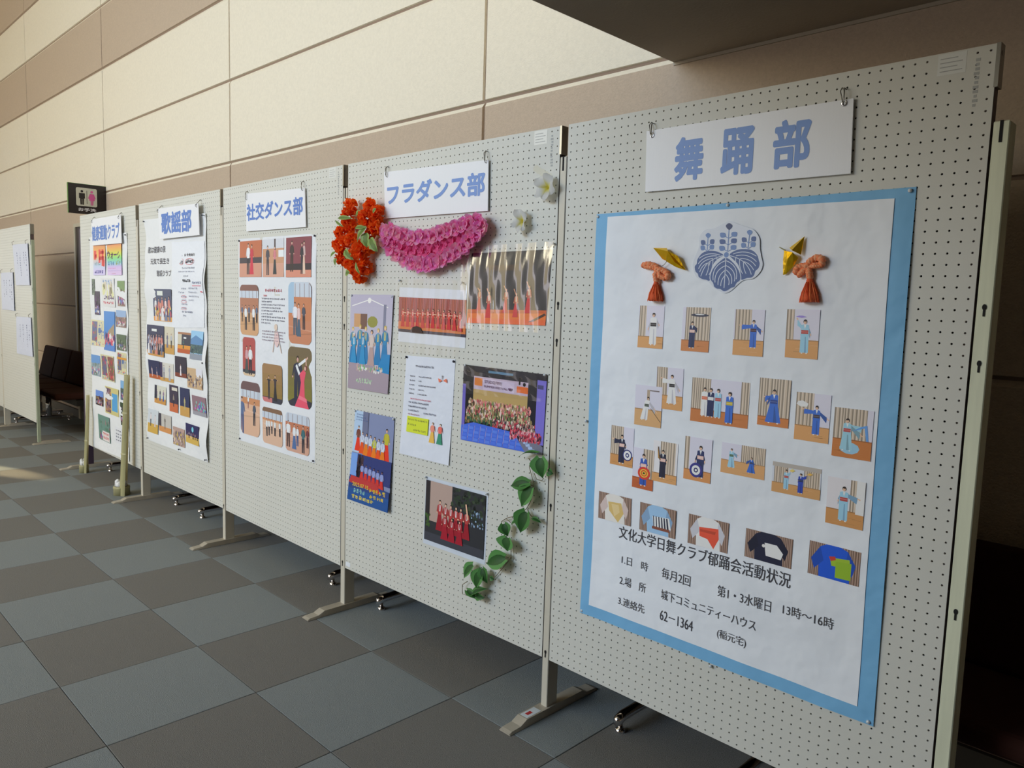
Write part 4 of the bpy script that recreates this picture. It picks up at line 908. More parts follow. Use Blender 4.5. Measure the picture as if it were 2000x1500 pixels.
# red ruffled garland with green leaves
zg = Zm(640, 380, .16)
t = item('red_flower_garland', 4, 'bunch of ruffled orange-red artificial flowers with green leaves beside the katakana sign', 'garland')
def gp_(x, y, d): s, z = bp(4, *zg(x, y), d); return Vector((s, -d, z))
for (x, y, r, d) in ((290, 150, .034, .035), (260, 280, .036, .03), (540, 140, .034, .035), (600, 230, .034, .035), (480, 290, .040, .05), (590, 400, .034, .04), (300, 380, .030, .03), (180, 470, .034, .03), (180, 620, .040, .045), (400, 680, .040, .05), (300, 560, .032, .04), (500, 640, .032, .035), (200, 780, .034, .035), (300, 860, .034, .035), (470, 880, .034, .03), (400, 980, .034, .03), (520, 500, .026, .035)):
    m = MB(); c = gp_(x, y, d)
    for _ in range(46):
        o_ = rnd_dir(); q_ = random.random(); a_ = (.95+.04*q_, .12+.09*q_, .018); petal(m, c+o_*r*.25, o_, rnd_dir(), r*random.uniform(.65, 1.0), r*random.uniform(.6, .95), random.uniform(.3, 1.1), a_, a_, ruff=r*.09)
    m.build('flower_head', M['petal'], t, smooth=False)
for (a_, b_, w_) in (((470, 400), (360, 590), .040), ((470, 470), (480, 650), .050), ((520, 540), (610, 700), .042), ((210, 680), (320, 800), .034), ((345, 830), (400, 980), .018), ((290, 290), (120, 290), .020), ((190, 390), (90, 310), .012), ((100, 700), (30, 770), .016), ((110, 780), (90, 870), .028), ((270, 950), (215, 970), .028), ((400, 200), (340, 270), .022), ((590, 170), (550, 230), .016), ((470, 400), (330, 410), .018)):
    m = MB(); leafmesh(m, gp_(*a_, .075), gp_(*b_, .072), w_, (random.uniform(-.3, .3), -1, .2), .2, ((.20, .33, .07), (.30, .44, .13)), notch=w_ > .03); m.build('leaf', M['leaf'], t, smooth=True)
# pink lei
t = item('pink_flower_lei', 4, 'pink ruffled flower lei hanging in a crescent under the katakana sign', 'lei')
U = [(720, 450), (800, 440), (880, 480), (960, 510), (1050, 530), (1140, 520), (1230, 520), (1320, 500), (1410, 470), (1500, 440), (1590, 410), (1680, 370), (1760, 350), (1850, 330), (1900, 400)]
D = [(730, 560), (790, 660), (870, 730), (960, 790), (1050, 830), (1150, 850), (1250, 850), (1340, 820), (1430, 790), (1520, 740), (1610, 690), (1700, 630), (1770, 560), (1840, 480)]
MID = [(u_[0]+10, (u_[1]+145)) for u_ in U[1:-2]]+[(1700, 480), (1780, 430)]
for row, (pts, d, r) in enumerate(((MID, .024, .040), (U, .032, .036), (D, .030, .038))):
    for (x, y) in pts:
        m = MB(); c = gp_(x, y, d)
        for ring, (nn, rr, th) in enumerate(((8, 1.0, .25), (8, .85, .6), (6, .6, 1.0))):
            for i in range(nn):
                an = 2*PI*i/nn+random.uniform(-.3, .3)+ring*.4; o_ = Vector((math.cos(an)*math.cos(th), -math.sin(th), math.sin(an)*math.cos(th)))
                petal(m, c, o_, (0, -1, 0) if ring == 0 else (math.cos(an), -.3, math.sin(an)), r*rr*random.uniform(.9, 1.15), r*.72, random.uniform(.2, .6), ((.95, .06, .34) if row else (.86, .02, .20)), ((.96, random.uniform(.30, .64), random.uniform(.62, .84)) if row else (.95, .22, .50)), ruff=r*.07)
        m.build('floret', M['petal'], t, smooth=True)
MB().tube([gp_(*q_, .012) for q_ in ((690, 470), (900, 620), (1150, 690), (1450, 620), (1750, 470), (1900, 300))], .004, 6, (.7, .05, .2)).build('lei_cord', M['petal'], t)
# plumerias
def plumeria(x, y, rot, R, tilt, label):
    t = item('plumeria_flower', 4, label, 'flower', 'white frangipani flowers'); s, z = bp(4, x, y, .02)
    for i in range(5):
        an = rot+i*2*PI/5; m = MB(); b = 0
        o_ = Vector((math.cos(an)*tilt, 0, math.sin(an))); side = Vector((-math.sin(an)*tilt, 0, math.cos(an)))
        n = 7; ws = (.24, .66, 1.02, 1.28, 1.42, 1.38, 1.12, .50)
        for j in range(n+1):
            tt = j/n; ct = Vector((0, -.006-.020*math.sin(tt*1.9), 0))+o_*R*tt+side*(.10*R*tt)
            for k_ in range(5):
                q_ = (k_-2)/2; v_ = ct+side*(R*.36*ws[j]*q_)+Vector((0, -.008*q_*(tt)-.004*abs(q_), 0)); m.v.append(tuple(v_))
        for j in range(n):
            for k_ in range(4):
                a_ = j*5+k_; yl = lambda t_: (.86, .86-.10*max(0, 1-t_*2.2), .86*min(1, max(.04, (t_-.05)*2.4)))
                c0_, c1_ = yl(j/n), yl((j+1)/n); m.f.append((a_, a_+1, a_+6, a_+5)); m.c.append((c0_, c0_, c1_, c1_)); m.m.append(0)
        m.build('petal', M['petal'], t, smooth=True, loc=(s, 0, z))
    MB().tube([(s, 0, z), (s, -.012, z)], .004, 8, (.7, .6, .05)).build('flower_tube', M['petal'], t)
plumeria(1066, 366, .95, .044, 1.0, 'white frangipani flower with yellow centre, the upper one by the board corner')
plumeria(1017, 432, .55, .042, .75, 'white frangipani flower with yellow centre, the lower one facing left')
# ivy garland
zi = Zm(900, 880, .2)
t = item('ivy_garland', 4, 'trailing artificial ivy vine with green heart-shaped leaves, lower right of hula board', 'vine')
def ip(x, y, d=.02): s, z = bp(4, *zi(x, y), d); return Vector((s, -d, z))
def vine(pts, r=.0014, d=.012): MB().tube([ip(x, y, d+.006*math.sin(i*1.7)) for i, (x, y) in enumerate(pts)], r, 6).build('vine_stem', M['stem'], t, smooth=True)
vine([(660, 75), (700, 125), (670, 160), (690, 240), (708, 300), (708, 380), (680, 500), (640, 570), (560, 630), (450, 660), (400, 690), (395, 740), (430, 830), (460, 860), (490, 960), (490, 1040), (450, 1100), (390, 1170), (340, 1230), (300, 1250)])
vine([(60, 1280), (15, 1310), (15, 1400), (60, 1415), (110, 1380)]); vine([(715, 220), (740, 280), (790, 295), (810, 270)]); vine([(660, 320), (700, 345)]); vine([(650, 570), (680, 630), (710, 660)]); vine([(440, 665), (490, 705)]); vine([(430, 1050), (490, 1040)])
G = ((.035, .13, .03), (.075, .24, .055)); G2 = ((.05, .17, .04), (.12, .33, .09))
for a_, b_, w_, nn, cc_ in (((745, 25), (555, 68), .022, (0, -.4, 1), G), ((780, 70), (800, 275), .074, (.2, -1, .1), G2), ((850, 205), (905, 230), .030, (.4, -1, .2), G), ((665, 320), (485, 345), .050, (-.1, -1, .4), G), ((690, 360), (590, 550), .074, (0, -1, .2), G2),
                          ((640, 600), (580, 805), .076, (.1, -1, .1), G), ((700, 660), (790, 710), .018, (0, -.6, .8), G), ((550, 690), (485, 730), .020, (0, -.7, .8), G2), ((420, 715), (460, 840), .050, (.6, -1, .0), G), ((460, 850), (455, 985), .085, (0, -1, .2), G2), ((435, 1050), (250, 1105), .072, (-.1, -1, .2), G2),
                          ((120, 1120), (30, 1250), .052, (-.3, -1, .2), G2), ((190, 1180), (150, 1350), .062, (.1, -1, .2), G2), ((210, 1150), (260, 1300), .046, (.3, -1, .1), G), ((290, 1240), (330, 1260), .02, (.2, -1, .1), G), ((110, 1400), (270, 1350), .034, (.1, -.7, .8), G), ((60, 1365), (170, 1460), .030, (0, -.7, .7), G), ((150, 1420), (240, 1440), .030, (0, -1, .2), G)):
    m = MB(); leafmesh(m, ip(*a_, .030), ip(*b_, .026), w_, nn, .30, cc_, heart=True); m.build('leaf', M['leaf'], t, smooth=True)
# ============================================================ BOARD 3: ballroom dance poster
k = 3; P3 = on_board('dance_poster', 3, 'white poster with ballroom dance photos, several with rounded corners', 'poster')
disp3 = lambda x, z: .0012*math.sin(12*x+7*z)+.001*math.sin(25*z)
z7 = Zm(430, 320, .2); z8 = Zm(430, 600, 320/1500)
q3 = quad4(3, z7(185, 735), z7(942, 680), z8(180, 1215), z8(868, 1428)); sheet(P3, q3, disp3, 'poster_paper', 'paper', 16, 26, (.80, .83, .88), .002); pins(P3, [(a[0]+(.01 if i in (0, 2) else -.01), a[1]-.01 if i < 2 else a[1]+.01) for i, a in enumerate(q3)], .005, 'pind')
def round_mask(p, r=.10):   # print with clipped, rounded corners is a fan polygon
    pass
class PrR(Pr):
    """print whose corners are cut round: everything is clipped to the rounded outline"""
    R_ = .13
    def clip(s, pts, lo=0., hi=1.):
        pts = Pr.clip(s, pts); r = s.R_; rx = r/s.asp
        for cx, cy, sx, sy in ((rx, r, -1, -1), (1-rx, r, 1, -1), (rx, 1-r, -1, 1), (1-rx, 1-r, 1, 1)):
            for a in (.2, .8, 1.35):
                nx, ny = sx*math.cos(a), sy*math.sin(a); out = []
                fn = lambda q: 1-((q[0]-cx)/rx*nx+(q[1]-cy)/r*ny)
                for i in range(len(pts)):
                    A_, B_ = pts[i-1], pts[i]; fa, fb = fn(A_), fn(B_)
                    if (fa >= 0) != (fb >= 0): t = fa/(fa-fb); out.append((A_[0]+(B_[0]-A_[0])*t, A_[1]+(B_[1]-A_[1])*t))
                    if fb >= 0: out.append(B_)
                pts = out
                if len(pts) < 3: return []
        return pts
def ph3(q, label, fn, rnd=True, nm='photo'):
    p = (PrR if rnd else Pr)(q, GAIN[3], .0040, disp3); fn(p); o = p.build(nm, P3, 'prt'); o['label'] = label
WT = (226, 230, 236); DK = (44, 48, 62); SK3 = (216, 176, 160)
def hall(p, fl=.62, wall=(190, 130, 100), floor=(206, 160, 130), top=.3):
    p.grid(wall, 2, 2); p.rect(0, 0, 1, top, (196, 206, 220)); p.step()
    for i in range(5): p.rect(.1+i*.2, .02, .12+i*.2, top, (130, 110, 110), False)
    p.rect(0, fl, 1, 1, floor); p.line(0, fl+.1, 1, fl+.16, .02, lighten(floor, .15)); p.line(0, fl+.25, 1, fl+.2, .02, lighten(floor, -.1))
def f(p): p.grid((190, 110, 80), 2, 2); p.rect(0, .46, 1, .62, (70, 66, 76)); p.rect(0, .62, 1, 1, (206, 150, 130)); figure(p, .40, .06, .93, WT, DK, skin=SK3); figure(p, .56, .10, .93, (200, 60, 80), (206, 56, 80), True, .9, SK3)
ph3(quad(3, z7(198, 760), z7(411, 1104)), 'photo of couple dancing, red dress on orange', f, False)
def f(p): p.grid((200, 150, 120), 2, 2); p.rect(0, 0, 1, .25, (206, 210, 220)); p.rect(.55, 0, .62, .3, (70, 60, 66)); p.rect(.75, .3, 1, .48, WT); p.rect(0, .64, 1, 1, (210, 160, 140)); figure(p, .24, .16, .95, (70, 74, 90), DK, skin=SK3); figure(p, .58, .18, .93, (210, 130, 140), (40, 56, 66), True, .8, SK3)
ph3(quad(3, z7(420, 742), z7(629, 1104)), 'photo of couple in a bright hall', f, False)
def f(p): p.grid((130, 66, 80), 2, 2); p.rect(0, .66, 1, .82, (50, 44, 56)); p.rect(0, .82, 1, 1, (210, 140, 120)); figure(p, .24, .08, .86, (60, 50, 56), (52, 44, 46), skin=SK3); figure(p, .72, .10, .92, (206, 176, 176), (226, 196, 176), True, .55, SK3); figure(p, .64, .14, .92, DK, DK, w=.7, skin=SK3)
ph3(quad(3, z7(652, 724), z7(896, 1106)), 'photo of two couples before maroon curtain', f, False)
def f(p): hall(p, .55, (176, 120, 96), (206, 160, 120), .26); p.rect(0, 0, 1, .12, (130, 90, 84)); [figure(p, u, .40, .90 if i % 2 else .74, WT if i % 2 else (90, 110, 140), DK, skin=SK3) for i, u in enumerate((.12, .32, .5, .75, .92))]
ph3(quad(3, z7(198, 1180), z8(358, 265)), 'photo of class practising in a hall', f)
def f(p): hall(p, .62, (196, 126, 90), (196, 130, 100), .24); p.rect(0, 0, .25, .5, (160, 190, 216)); figure(p, .30, .32, .86, (226, 226, 236), (70, 90, 110), skin=SK3, w=1.3); figure(p, .46, .34, .88, (226, 196, 196), (70, 96, 120), True, .8, SK3); figure(p, .68, .34, .76, (70, 80, 100), DK, skin=SK3)
ph3(quad(3, z7(672, 1155), z8(842, 350)), 'photo of tall dancers near a bright window', f)
def f(p): p.grid((176, 80, 80), 2, 2); p.rect(0, .84, 1, .92, (50, 50, 70)); p.rect(0, .92, 1, 1, (216, 190, 160)); figure(p, .32, .22, .94, (206, 160, 170), (70, 80, 84), True, .9, SK3); figure(p, .62, .20, .96, WT, DK, w=1.2, skin=SK3)
ph3(quad(3, z8(210, 270), z8(326, 640)), 'photo of embracing pair on red', f)
def f(p): p.grid((160, 124, 90), 2, 4, (140, 116, 60)); p.rect(0, .86, 1, 1, (60, 60, 76)); p.rect(0, .88, .5, 1, (200, 120, 120)); figure(p, .34, .30, .92, (50, 50, 60), DK, w=.9, skin=SK3, arm=(.22, .16)); figure(p, .66, .26, .94, (60, 54, 66), (44, 44, 52), True, .9, SK3, arm=(.2, .2))
ph3(quad(3, z8(393, 508), z8(577, 898)), 'photo of couple in black on olive', f)
def f(p):
    p.grid((112, 96, 76), 3, 6, (126, 122, 50)); p.poly([(0, .94), (.4, .82), (1, .88), (1, 1), (0, 1)], (50, 50, 66))
    figure(p, .42, .14, 1.0, (44, 50, 74), (40, 46, 70), w=1.5, skin=(206, 160, 150)); p.line(.46, .30, .76, .19, .05, WT); p.line(.76, .20, .84, .15, .03, SK3); p.line(.36, .30, .50, .45, .06, WT); p.line(.76, .17, .78, .32, .03, SK3)
    p.poly([(.30, 1), (.90, 1), (.72, .80), (.70, .55), (.76, .40), (.66, .36), (.50, .44), (.56, .58), (.50, .78)], (226, 84, 110)); p.poly([(.44, .86), (.82, .90), (.80, .84), (.50, .80)], (236, 120, 140)); p.ell(.76, .33, .05, (120, 60, 60), .045); p.ell(.73, .34, .03, SK3, .035)
ph3(quad(3, z8(625, 355), z8(842, 942)), 'large photo of couple in tango hold, coral pink dress', f)
def f(p): hall(p, .42, (200, 140, 100), (216, 176, 150), .30); p.rect(0, 0, 1, .16, (110, 86, 90)); figure(p, .06, .30, 1., (90, 110, 150), (80, 90, 130), skin=SK3, w=1.3); figure(p, .40, .26, .50, WT, (160, 110, 110), skin=SK3); figure(p, .72, .36, .80, (80, 90, 110), DK, skin=SK3)
ph3(quad(3, z8(195, 668), z8(367, 1198)), 'photo of hall with wide wooden floor', f)
def f(p): hall(p, .36, (206, 146, 106), (216, 180, 156), .30); p.rect(0, 0, 1, .12, (130, 100, 80)); [figure(p, u, .30, b, WT, DK, skin=SK3) for u, b in ((.22, .80), (.34, .76), (.48, .70), (.64, .74), (.88, .72))]
ph3(quad(3, z8(392, 905), z8(577, 1290)), 'photo of line of dancers in white shirts', f)
def f(p): hall(p, .50, (190, 120, 90), (206, 160, 140), .24); figure(p, .12, .20, .90, WT, (80, 60, 60), w=1.4, skin=SK3); figure(p, .38, .26, .92, WT, (80, 110, 160), True, 1., SK3); figure(p, .52, .30, .82, WT, (60, 90, 140), skin=SK3); figure(p, .76, .26, .96, (60, 110, 120), DK, skin=SK3); figure(p, .94, .28, .8, (120, 60, 70), (80, 50, 60), skin=SK3)
ph3(quad(3, z8(608, 955), z8(820, 1368)), 'photo of group with blue skirt in front', f)
p = Pr(quad(3, z7(405, 1200), z8(602, 440)), 1.0, .0042, disp3)
p.glyphs(.16, .03, .86, .075, 8, (190, 90, 110)); p.glyphs(.08, .12, .26, .145, 2, (200, 70, 80))
for i in range(9): p.glyphs(.02, .165+i*.046, (.98, .45, .98, .8, .9, .5, 1., .98, .4)[i], .190+i*.046, (14, 6, 14, 11, 12, 7, 14, 14, 6)[i], (110, 110, 130))
p.line(.62, .57, .50, .98, .02, (226, 206, 196)); p.line(.60, .57, .85, .98, .02, (226, 206, 196)); p.ell(.62, .60, .05, (226, 206, 190), .05); p.ell(.66, .78, .07, (236, 206, 206), .12)
for i in range(4): p.glyphs(.05, .66+i*.045, (1, .9, .9, .98)[i], .682+i*.045, 12, (150, 130, 150))
tag(p.build('typed_text', P3), kind='stuff')

# ============================================================ BOARD 2: song club poster
P2 = on_board('song_club_poster', 2, 'tall wavy white poster with brush writing, a typed sheet and many stage photos', 'poster')
zu = Zm(260, 370, .18); zw = Zm(260, 630, 290/1500)
disp2 = lambda x, z: .008+.006*math.sin(13*z+1)*min(1, abs(x-.55)*2.2)+.004*math.sin(27*z+5*x)*min(1, abs(x-.55)*2.5)
q2 = quad4(2, zu(140, 332), zu(800, 258), zw(168, 1180), zw(772, 1412)); sheet(P2, q2, disp2, 'poster_paper', 'paper', 14, 44, (.82, .84, .86), .002)
pins(P2, [(a[0]+(.014 if i in (0, 2) else -.014), a[1]-.012 if i < 2 else a[1]+.014) for i, a in enumerate(q2)]+[bp(2, *zw(495, 1278)), bp(2, *zw(735, 408))], .022, 'pind')
sh = quad4(2, zu(442, 575), zu(792, 560), zu(445, 1500), zu(790, 1500)); sheet(P2, sh, disp2, 'typed_sheet', 'paper', 8, 20, (.84, .87, .93), .0045)
def T2(s, bl, tr): text('lettering', s, tbox(2, zu(*bl), zu(*tr)), 'inkb', P2, .0052, .004, disp2, -.0)
T2('歌は健康の泉', (180, 695), (368, 610)); T2('元気で長生き', (214, 815), (410, 742)); T2('歌謡クラブ', (280, 945), (434, 875))
p = Pr(quad(2, zu(442, 560), zu(792, 1500)), 1., .0072, disp2, 14)
p.glyphs(.24, .16, .36, .19, 2, (50, 50, 60)); p.glyphs(.40, .155, .74, .19, 5, (60, 60, 70), .1); p.glyphs(.26, .235, .37, .275, 2, (70, 60, 80)); p.glyphs(.46, .23, .70, .27, 4, (60, 60, 80), .2)
for cx, r in ((.315, .07), (.58, .14)):
    n = 14
    for i in range(n): a_, b_ = 2*PI*i/n, 2*PI*(i+1)/n; p.line(cx+r*math.cos(a_), .252+.035*math.sin(a_), cx+r*math.cos(b_), .252+.035*math.sin(b_), .005, (216, 90, 100), False)
p.glyphs(.34, .315, .76, .335, 9, (150, 156, 176)); p.glyphs(.22, .36, .76, .375, 10, (160, 166, 186)); p.glyphs(.40, .41, .56, .425, 3, (130, 136, 156)); p.glyphs(.36, .455, .64, .49, 5, (40, 50, 70), .2); p.glyphs(.68, .48, .98, .51, 5, (130, 140, 170)); p.line(.68, .53, .96, .53, .008, (226, 130, 150))
for i, (a_, b_, c_) in enumerate(((.30, .46, .84), (.20, .40, .8), (.30, .46, .86), (.30, .46, .7), (.30, .5, .5), (.30, .46, .46), (.30, .66, .66), (.34, .44, .44))): p.glyphs(a_, .555+i*.045, b_, .575+i*.045, 4, (150, 156, 180)); p.glyphs(.54, .55+i*.045, max(c_, .55), .57+i*.045, 6, (166, 172, 192)) if c_ > .56 else 0
for cy in (.66, .72, .80):
    for i in range(10): a_, b_ = 2*PI*i/10, 2*PI*(i+1)/10; p.line(.38+.09*math.cos(a_), cy+.014*math.sin(a_), .38+.09*math.cos(b_), cy+.014*math.sin(b_), .004, (216, 110, 130), False)
p.poly([(.93, .60), (1, .605), (1, .595), (.95, .59)], (206, 40, 80)); tag(p.build('typed_text', P2), kind='stuff')
def stage(bgc, flc, n=6, fv=.7, pal=None, hs=None, h0=.35):
    def f(p):
        p.grid(bgc, 2, 3); p.rect(0, fv, 1, 1, flc); pal_ = pal or [(226, 226, 230), (210, 130, 120), (120, 130, 160), (236, 210, 210)]
        for i in range(n):
            u = (i+.7)/(n+.4); figure(p, u, h0+random.uniform(-.04, .04), fv+.12, random.choice(pal_), random.choice(pal_+[DK]), random.random() < .5, 1.0, SK3)
        if hs: p.rect(*hs)
    return f
NVY = (48, 54, 92); OR = (206, 150, 80)
for (a_, b_, zz, zz2, lb, fn) in (
    ((237, 1080), (445, 1440), zu, zu, 'photo of a stage group with banner', lambda p: (stage((70, 80, 110), (226, 160, 80), 5, .86, h0=.25)(p), p.rect(.24, .06, .55, .2, (220, 226, 220)), crowd(p, .1, .5, .95, .8, 40, [(226, 160, 140), (236, 226, 226), (200, 80, 100), (226, 200, 90)], .05, 2))),
    ((157, 18), (337, 352), zw, zw, 'photo of rows of singers under a banner', lambda p: (stage((50, 56, 90), OR, 6, .82, h0=.30)(p), p.rect(.3, .12, .6, .2, (226, 230, 230)), crowd(p, .05, .4, .95, .75, 40, [(226, 196, 190), (196, 206, 226), (150, 110, 110)], .04, 2.5))),
    ((338, 38), (438, 325), zw, zw, 'photo of pair by a cream wall', stage((212, 206, 186), (206, 160, 90), 2, .66, [(190, 196, 206), (120, 120, 140)], None, .26)),
    ((472, 92), (606, 320), zw, zw, 'photo of stage with dark curtain', lambda p: (p.grid((56, 60, 80), 2, 2), p.rect(0, 0, 1, .1, (170, 120, 90)), p.rect(0, .1, .3, .6, (206, 200, 180)), p.rect(.45, .22, .65, .3, WT), p.rect(0, .62, 1, .8, (226, 150, 60)), p.rect(0, .8, 1, 1, (190, 90, 50)), figure(p, .45, .35, .78, (50, 110, 110), (40, 80, 70), True))),
    ((604, 80), (726, 384), zw, zw, 'photo of blue mountains', lambda p: (p.grid((150, 200, 236), 2, 2), p.poly([(0, .5), (0, .3), (.4, .15), (1, .3), (1, .5)], (90, 140, 190)), p.rect(0, .48, 1, .78, (60, 90, 100)), crowd(p, 0, .5, 1, .8, 24, [(40, 70, 80), (90, 120, 110)], .05, 1), p.rect(0, .80, 1, 1, (140, 150, 166)))),
    ((180, 370), (297, 578), zw, zw, 'photo of singer before dark curtain', stage(NVY, (190, 100, 60), 2, .78, [(226, 196, 196), (90, 90, 120)])),
    ((297, 396), (431, 612), zw, zw, 'photo of two grey-dressed women', lambda p: (stage((216, 214, 206), (206, 160, 90), 2, .8, [(110, 110, 126), (170, 174, 190)], None, .14)(p), p.rect(0, 0, .18, .8, (60, 50, 90)))),
    ((445, 334), (565, 564), zw, zw, 'photo of lone singer, dark stage', stage((54, 50, 70), (130, 66, 56), 1, .8, [(236, 226, 230)])),
    ((572, 450), (723, 685), zw, zw, 'photo of seated audience', lambda p: (p.grid((206, 176, 140), 2, 2), p.rect(.6, 0, 1, .4, (226, 226, 236)), crowd(p, 0, .35, 1, .9, 70, [(110, 100, 120), (226, 216, 206), (80, 76, 96), (190, 150, 110)], .07, 1.4))),
    ((233, 625), (352, 836), zw, zw, 'photo of three by pale curtain', lambda p: (stage((214, 214, 200), OR, 3, .7, [(60, 90, 160), (150, 120, 160), (50, 60, 90)], None, .2)(p), p.rect(0, 0, .2, .75, (40, 46, 70)))),
    ((387, 622), (476, 915), zw, zw, 'photo of tall singer at banner', stage((64, 56, 80), (206, 110, 70), 1, .68, [(150, 140, 130)], (.3, .08, .95, .2, (220, 214, 200)), .3)),
    ((496, 650), (592, 960), zw, zw, 'photo of singer in gold on navy', stage((50, 58, 96), (206, 160, 90), 1, .66, [(190, 180, 130)])),
    ((614, 728), (756, 962), zw, zw, 'photo of teal dancers, curled print', lambda p: (p.grid((150, 120, 130), 2, 2), crowd(p, .2, .25, .95, .75, 40, [(90, 190, 190), (206, 110, 190), (140, 200, 190), (90, 110, 190)], .08, 1), p.rect(0, .8, 1, 1, (160, 160, 170)))),
    ((175, 862), (280, 1130), zw, zw, 'photo of pair in pale dresses', stage((206, 214, 222), (210, 170, 80), 2, .6, [(230, 220, 220), (214, 196, 190)], None, .18)),
    ((283, 908), (410, 1130), zw, zw, 'photo of long-dress performer', lambda p: (stage((200, 196, 190), (216, 150, 90), 1, .7, [(120, 114, 110)], None, .1)(p), p.rect(0, 0, .2, .7, (70, 66, 80)))),
    ((424, 1042), (546, 1265), zw, zw, 'photo of party tables', lambda p: (p.grid((190, 160, 150), 2, 2), crowd(p, 0, .2, 1, 1, 80, [(110, 100, 120), (206, 180, 90), (140, 120, 110), (226, 206, 200)], .07, 1.6))),
    ((552, 1008), (695, 1250), zw, zw, 'photo of night stage with blue light', lambda p: (stage((44, 44, 96), (216, 180, 90), 6, .62, [(196, 130, 120), (226, 196, 196), (110, 70, 90)], None, .4)(p), p.ell(.55, .25, .14, (130, 210, 230))))):
    photo(zz(*a_), zz2(*b_), lb, fn, 2, P2, disp2, .0058)

# ============================================================ BOARD 1: exercise club poster
P1 = on_board('rainbow_poster', 1, 'narrow white poster with two rainbow title prints and many small trip photos', 'poster')
zv = Zm(140, 400, .16); zy = Zm(140, 620, 370/1500)
disp1 = lambda x, z: .004+.0025*math.sin(14*z)+.002*math.sin(8*x+23*z)
q1 = quad4(1, zv(225, 400), zv(682, 340), zy(175, 1018), zy(462, 1140)); sheet(P1, q1, disp1, 'poster_paper', 'paper', 10, 30, (.83, .85, .87), .002)
pins(P1, [(q1[1][0]-.015, q1[1][1]-.015), (q1[0][0]+.015, q1[0][1]-.02)], .012, 'pind')
def rainbow(cols):
    def f(p):
        n = len(cols)
        for i in range(n*4):
            a = i/4; j = min(int(a), n-2); t = min(1, a-j); c = tuple(cols[j][k_]+(cols[j+1][k_]-cols[j][k_])*t for k_ in range(3)); p.rect(0, i/(4*n), 1, (i+1)/(4*n), c, i == 0)
    return f
def f(p):
    rainbow([(226, 150, 90), (236, 170, 80), (236, 190, 90), (206, 190, 190), (190, 206, 230), (206, 196, 236)])(p); p.step()
    for (x, y, w_, h_) in ((.05, .18, .2, .3), (.45, .15, .16, .45), (.55, .2, .35, .1), (.5, .38, .42, .12), (.7, .15, .16, .55), (.82, .5, .14, .22), (.12, .3, .2, .12)): p.rect(x, y, x+w_, y+h_, (226, 56, 44), False)
    p.glyphs(.1, .56, .6, .68, 4, (90, 150, 160)); p.glyphs(.1, .84, .85, .94, 5, (80, 66, 160), .3)
photo(zv(282, 498), zv(432, 858), 'orange and red title print', f, 1, P1, disp1, .006)
def f(p): rainbow([(236, 150, 90), (230, 180, 70), (206, 216, 60), (130, 216, 120), (130, 200, 210), (206, 180, 230), (216, 190, 230)])(p); p.glyphs(.05, .55, .5, .68, 3, (60, 110, 170), .1); p.glyphs(.6, .52, .95, .68, 3, (150, 170, 60)); p.glyphs(.04, .76, .6, .79, 7, (226, 90, 150)); p.glyphs(.04, .85, .95, .87, 12, (120, 130, 200)); p.glyphs(.3, .93, .6, .96, 6, (200, 90, 120))
photo(zv(443, 490), zv(633, 858), 'rainbow title print', f, 1, P1, disp1, .006)
text('lettering', 'ウォーク', tbox(1, zv(448, 668), zv(612, 552)), 'purple_ink', P1, .0075, .03, disp1)
def trip(pal, sky=None, ppl=True):
    def f(p):
        p.grid(pal[0], 2, 3)
        if sky: p.rect(0, 0, 1, .4, sky)
        crowd(p, 0, .2 if not sky else .4, 1, .95, 40, pal, .09, 1.1)
        if ppl: crowd(p, .1, .65, .9, .9, 24, [(226, 120, 160), (240, 240, 240), (120, 60, 110), (90, 130, 200)], .06, 1.5)
    return f
g1 = [(96, 116, 90), (60, 80, 60), (150, 160, 140), (90, 90, 100)]; g2 = [(150, 120, 110), (110, 90, 80), (190, 170, 150), (90, 80, 90)]; g3 = [(60, 44, 66), (90, 50, 100), (50, 44, 50)]
def flyer(p):
    p.grid((222, 216, 176), 2, 3); p.rect(.08, .06, .46, .82, (120, 110, 140)); crowd(p, .08, .06, .46, .8, 26, [(90, 110, 160), (200, 90, 110), (140, 120, 100)], .08, 1); p.glyphs(.55, .06, .95, .7, 3, (110, 130, 190), .06); p.rect(.52, .3, .7, .5, (90, 120, 170)); crowd(p, .1, .84, .95, .95, 12, [(226, 120, 120), (120, 150, 200)], .05, 1)
def fl2(p): p.grid((226, 226, 226), 2, 2); p.glyphs(.1, .05, .9, .22, 4, (110, 150, 200), .1); crowd(p, .1, .25, .9, .6, 24, [(226, 226, 170), (216, 206, 180)], .12, 1.5); p.glyphs(.15, .58, .95, .74, 5, (110, 80, 130), .2); p.glyphs(.1, .8, .9, .9, 6, (226, 80, 100), .2)
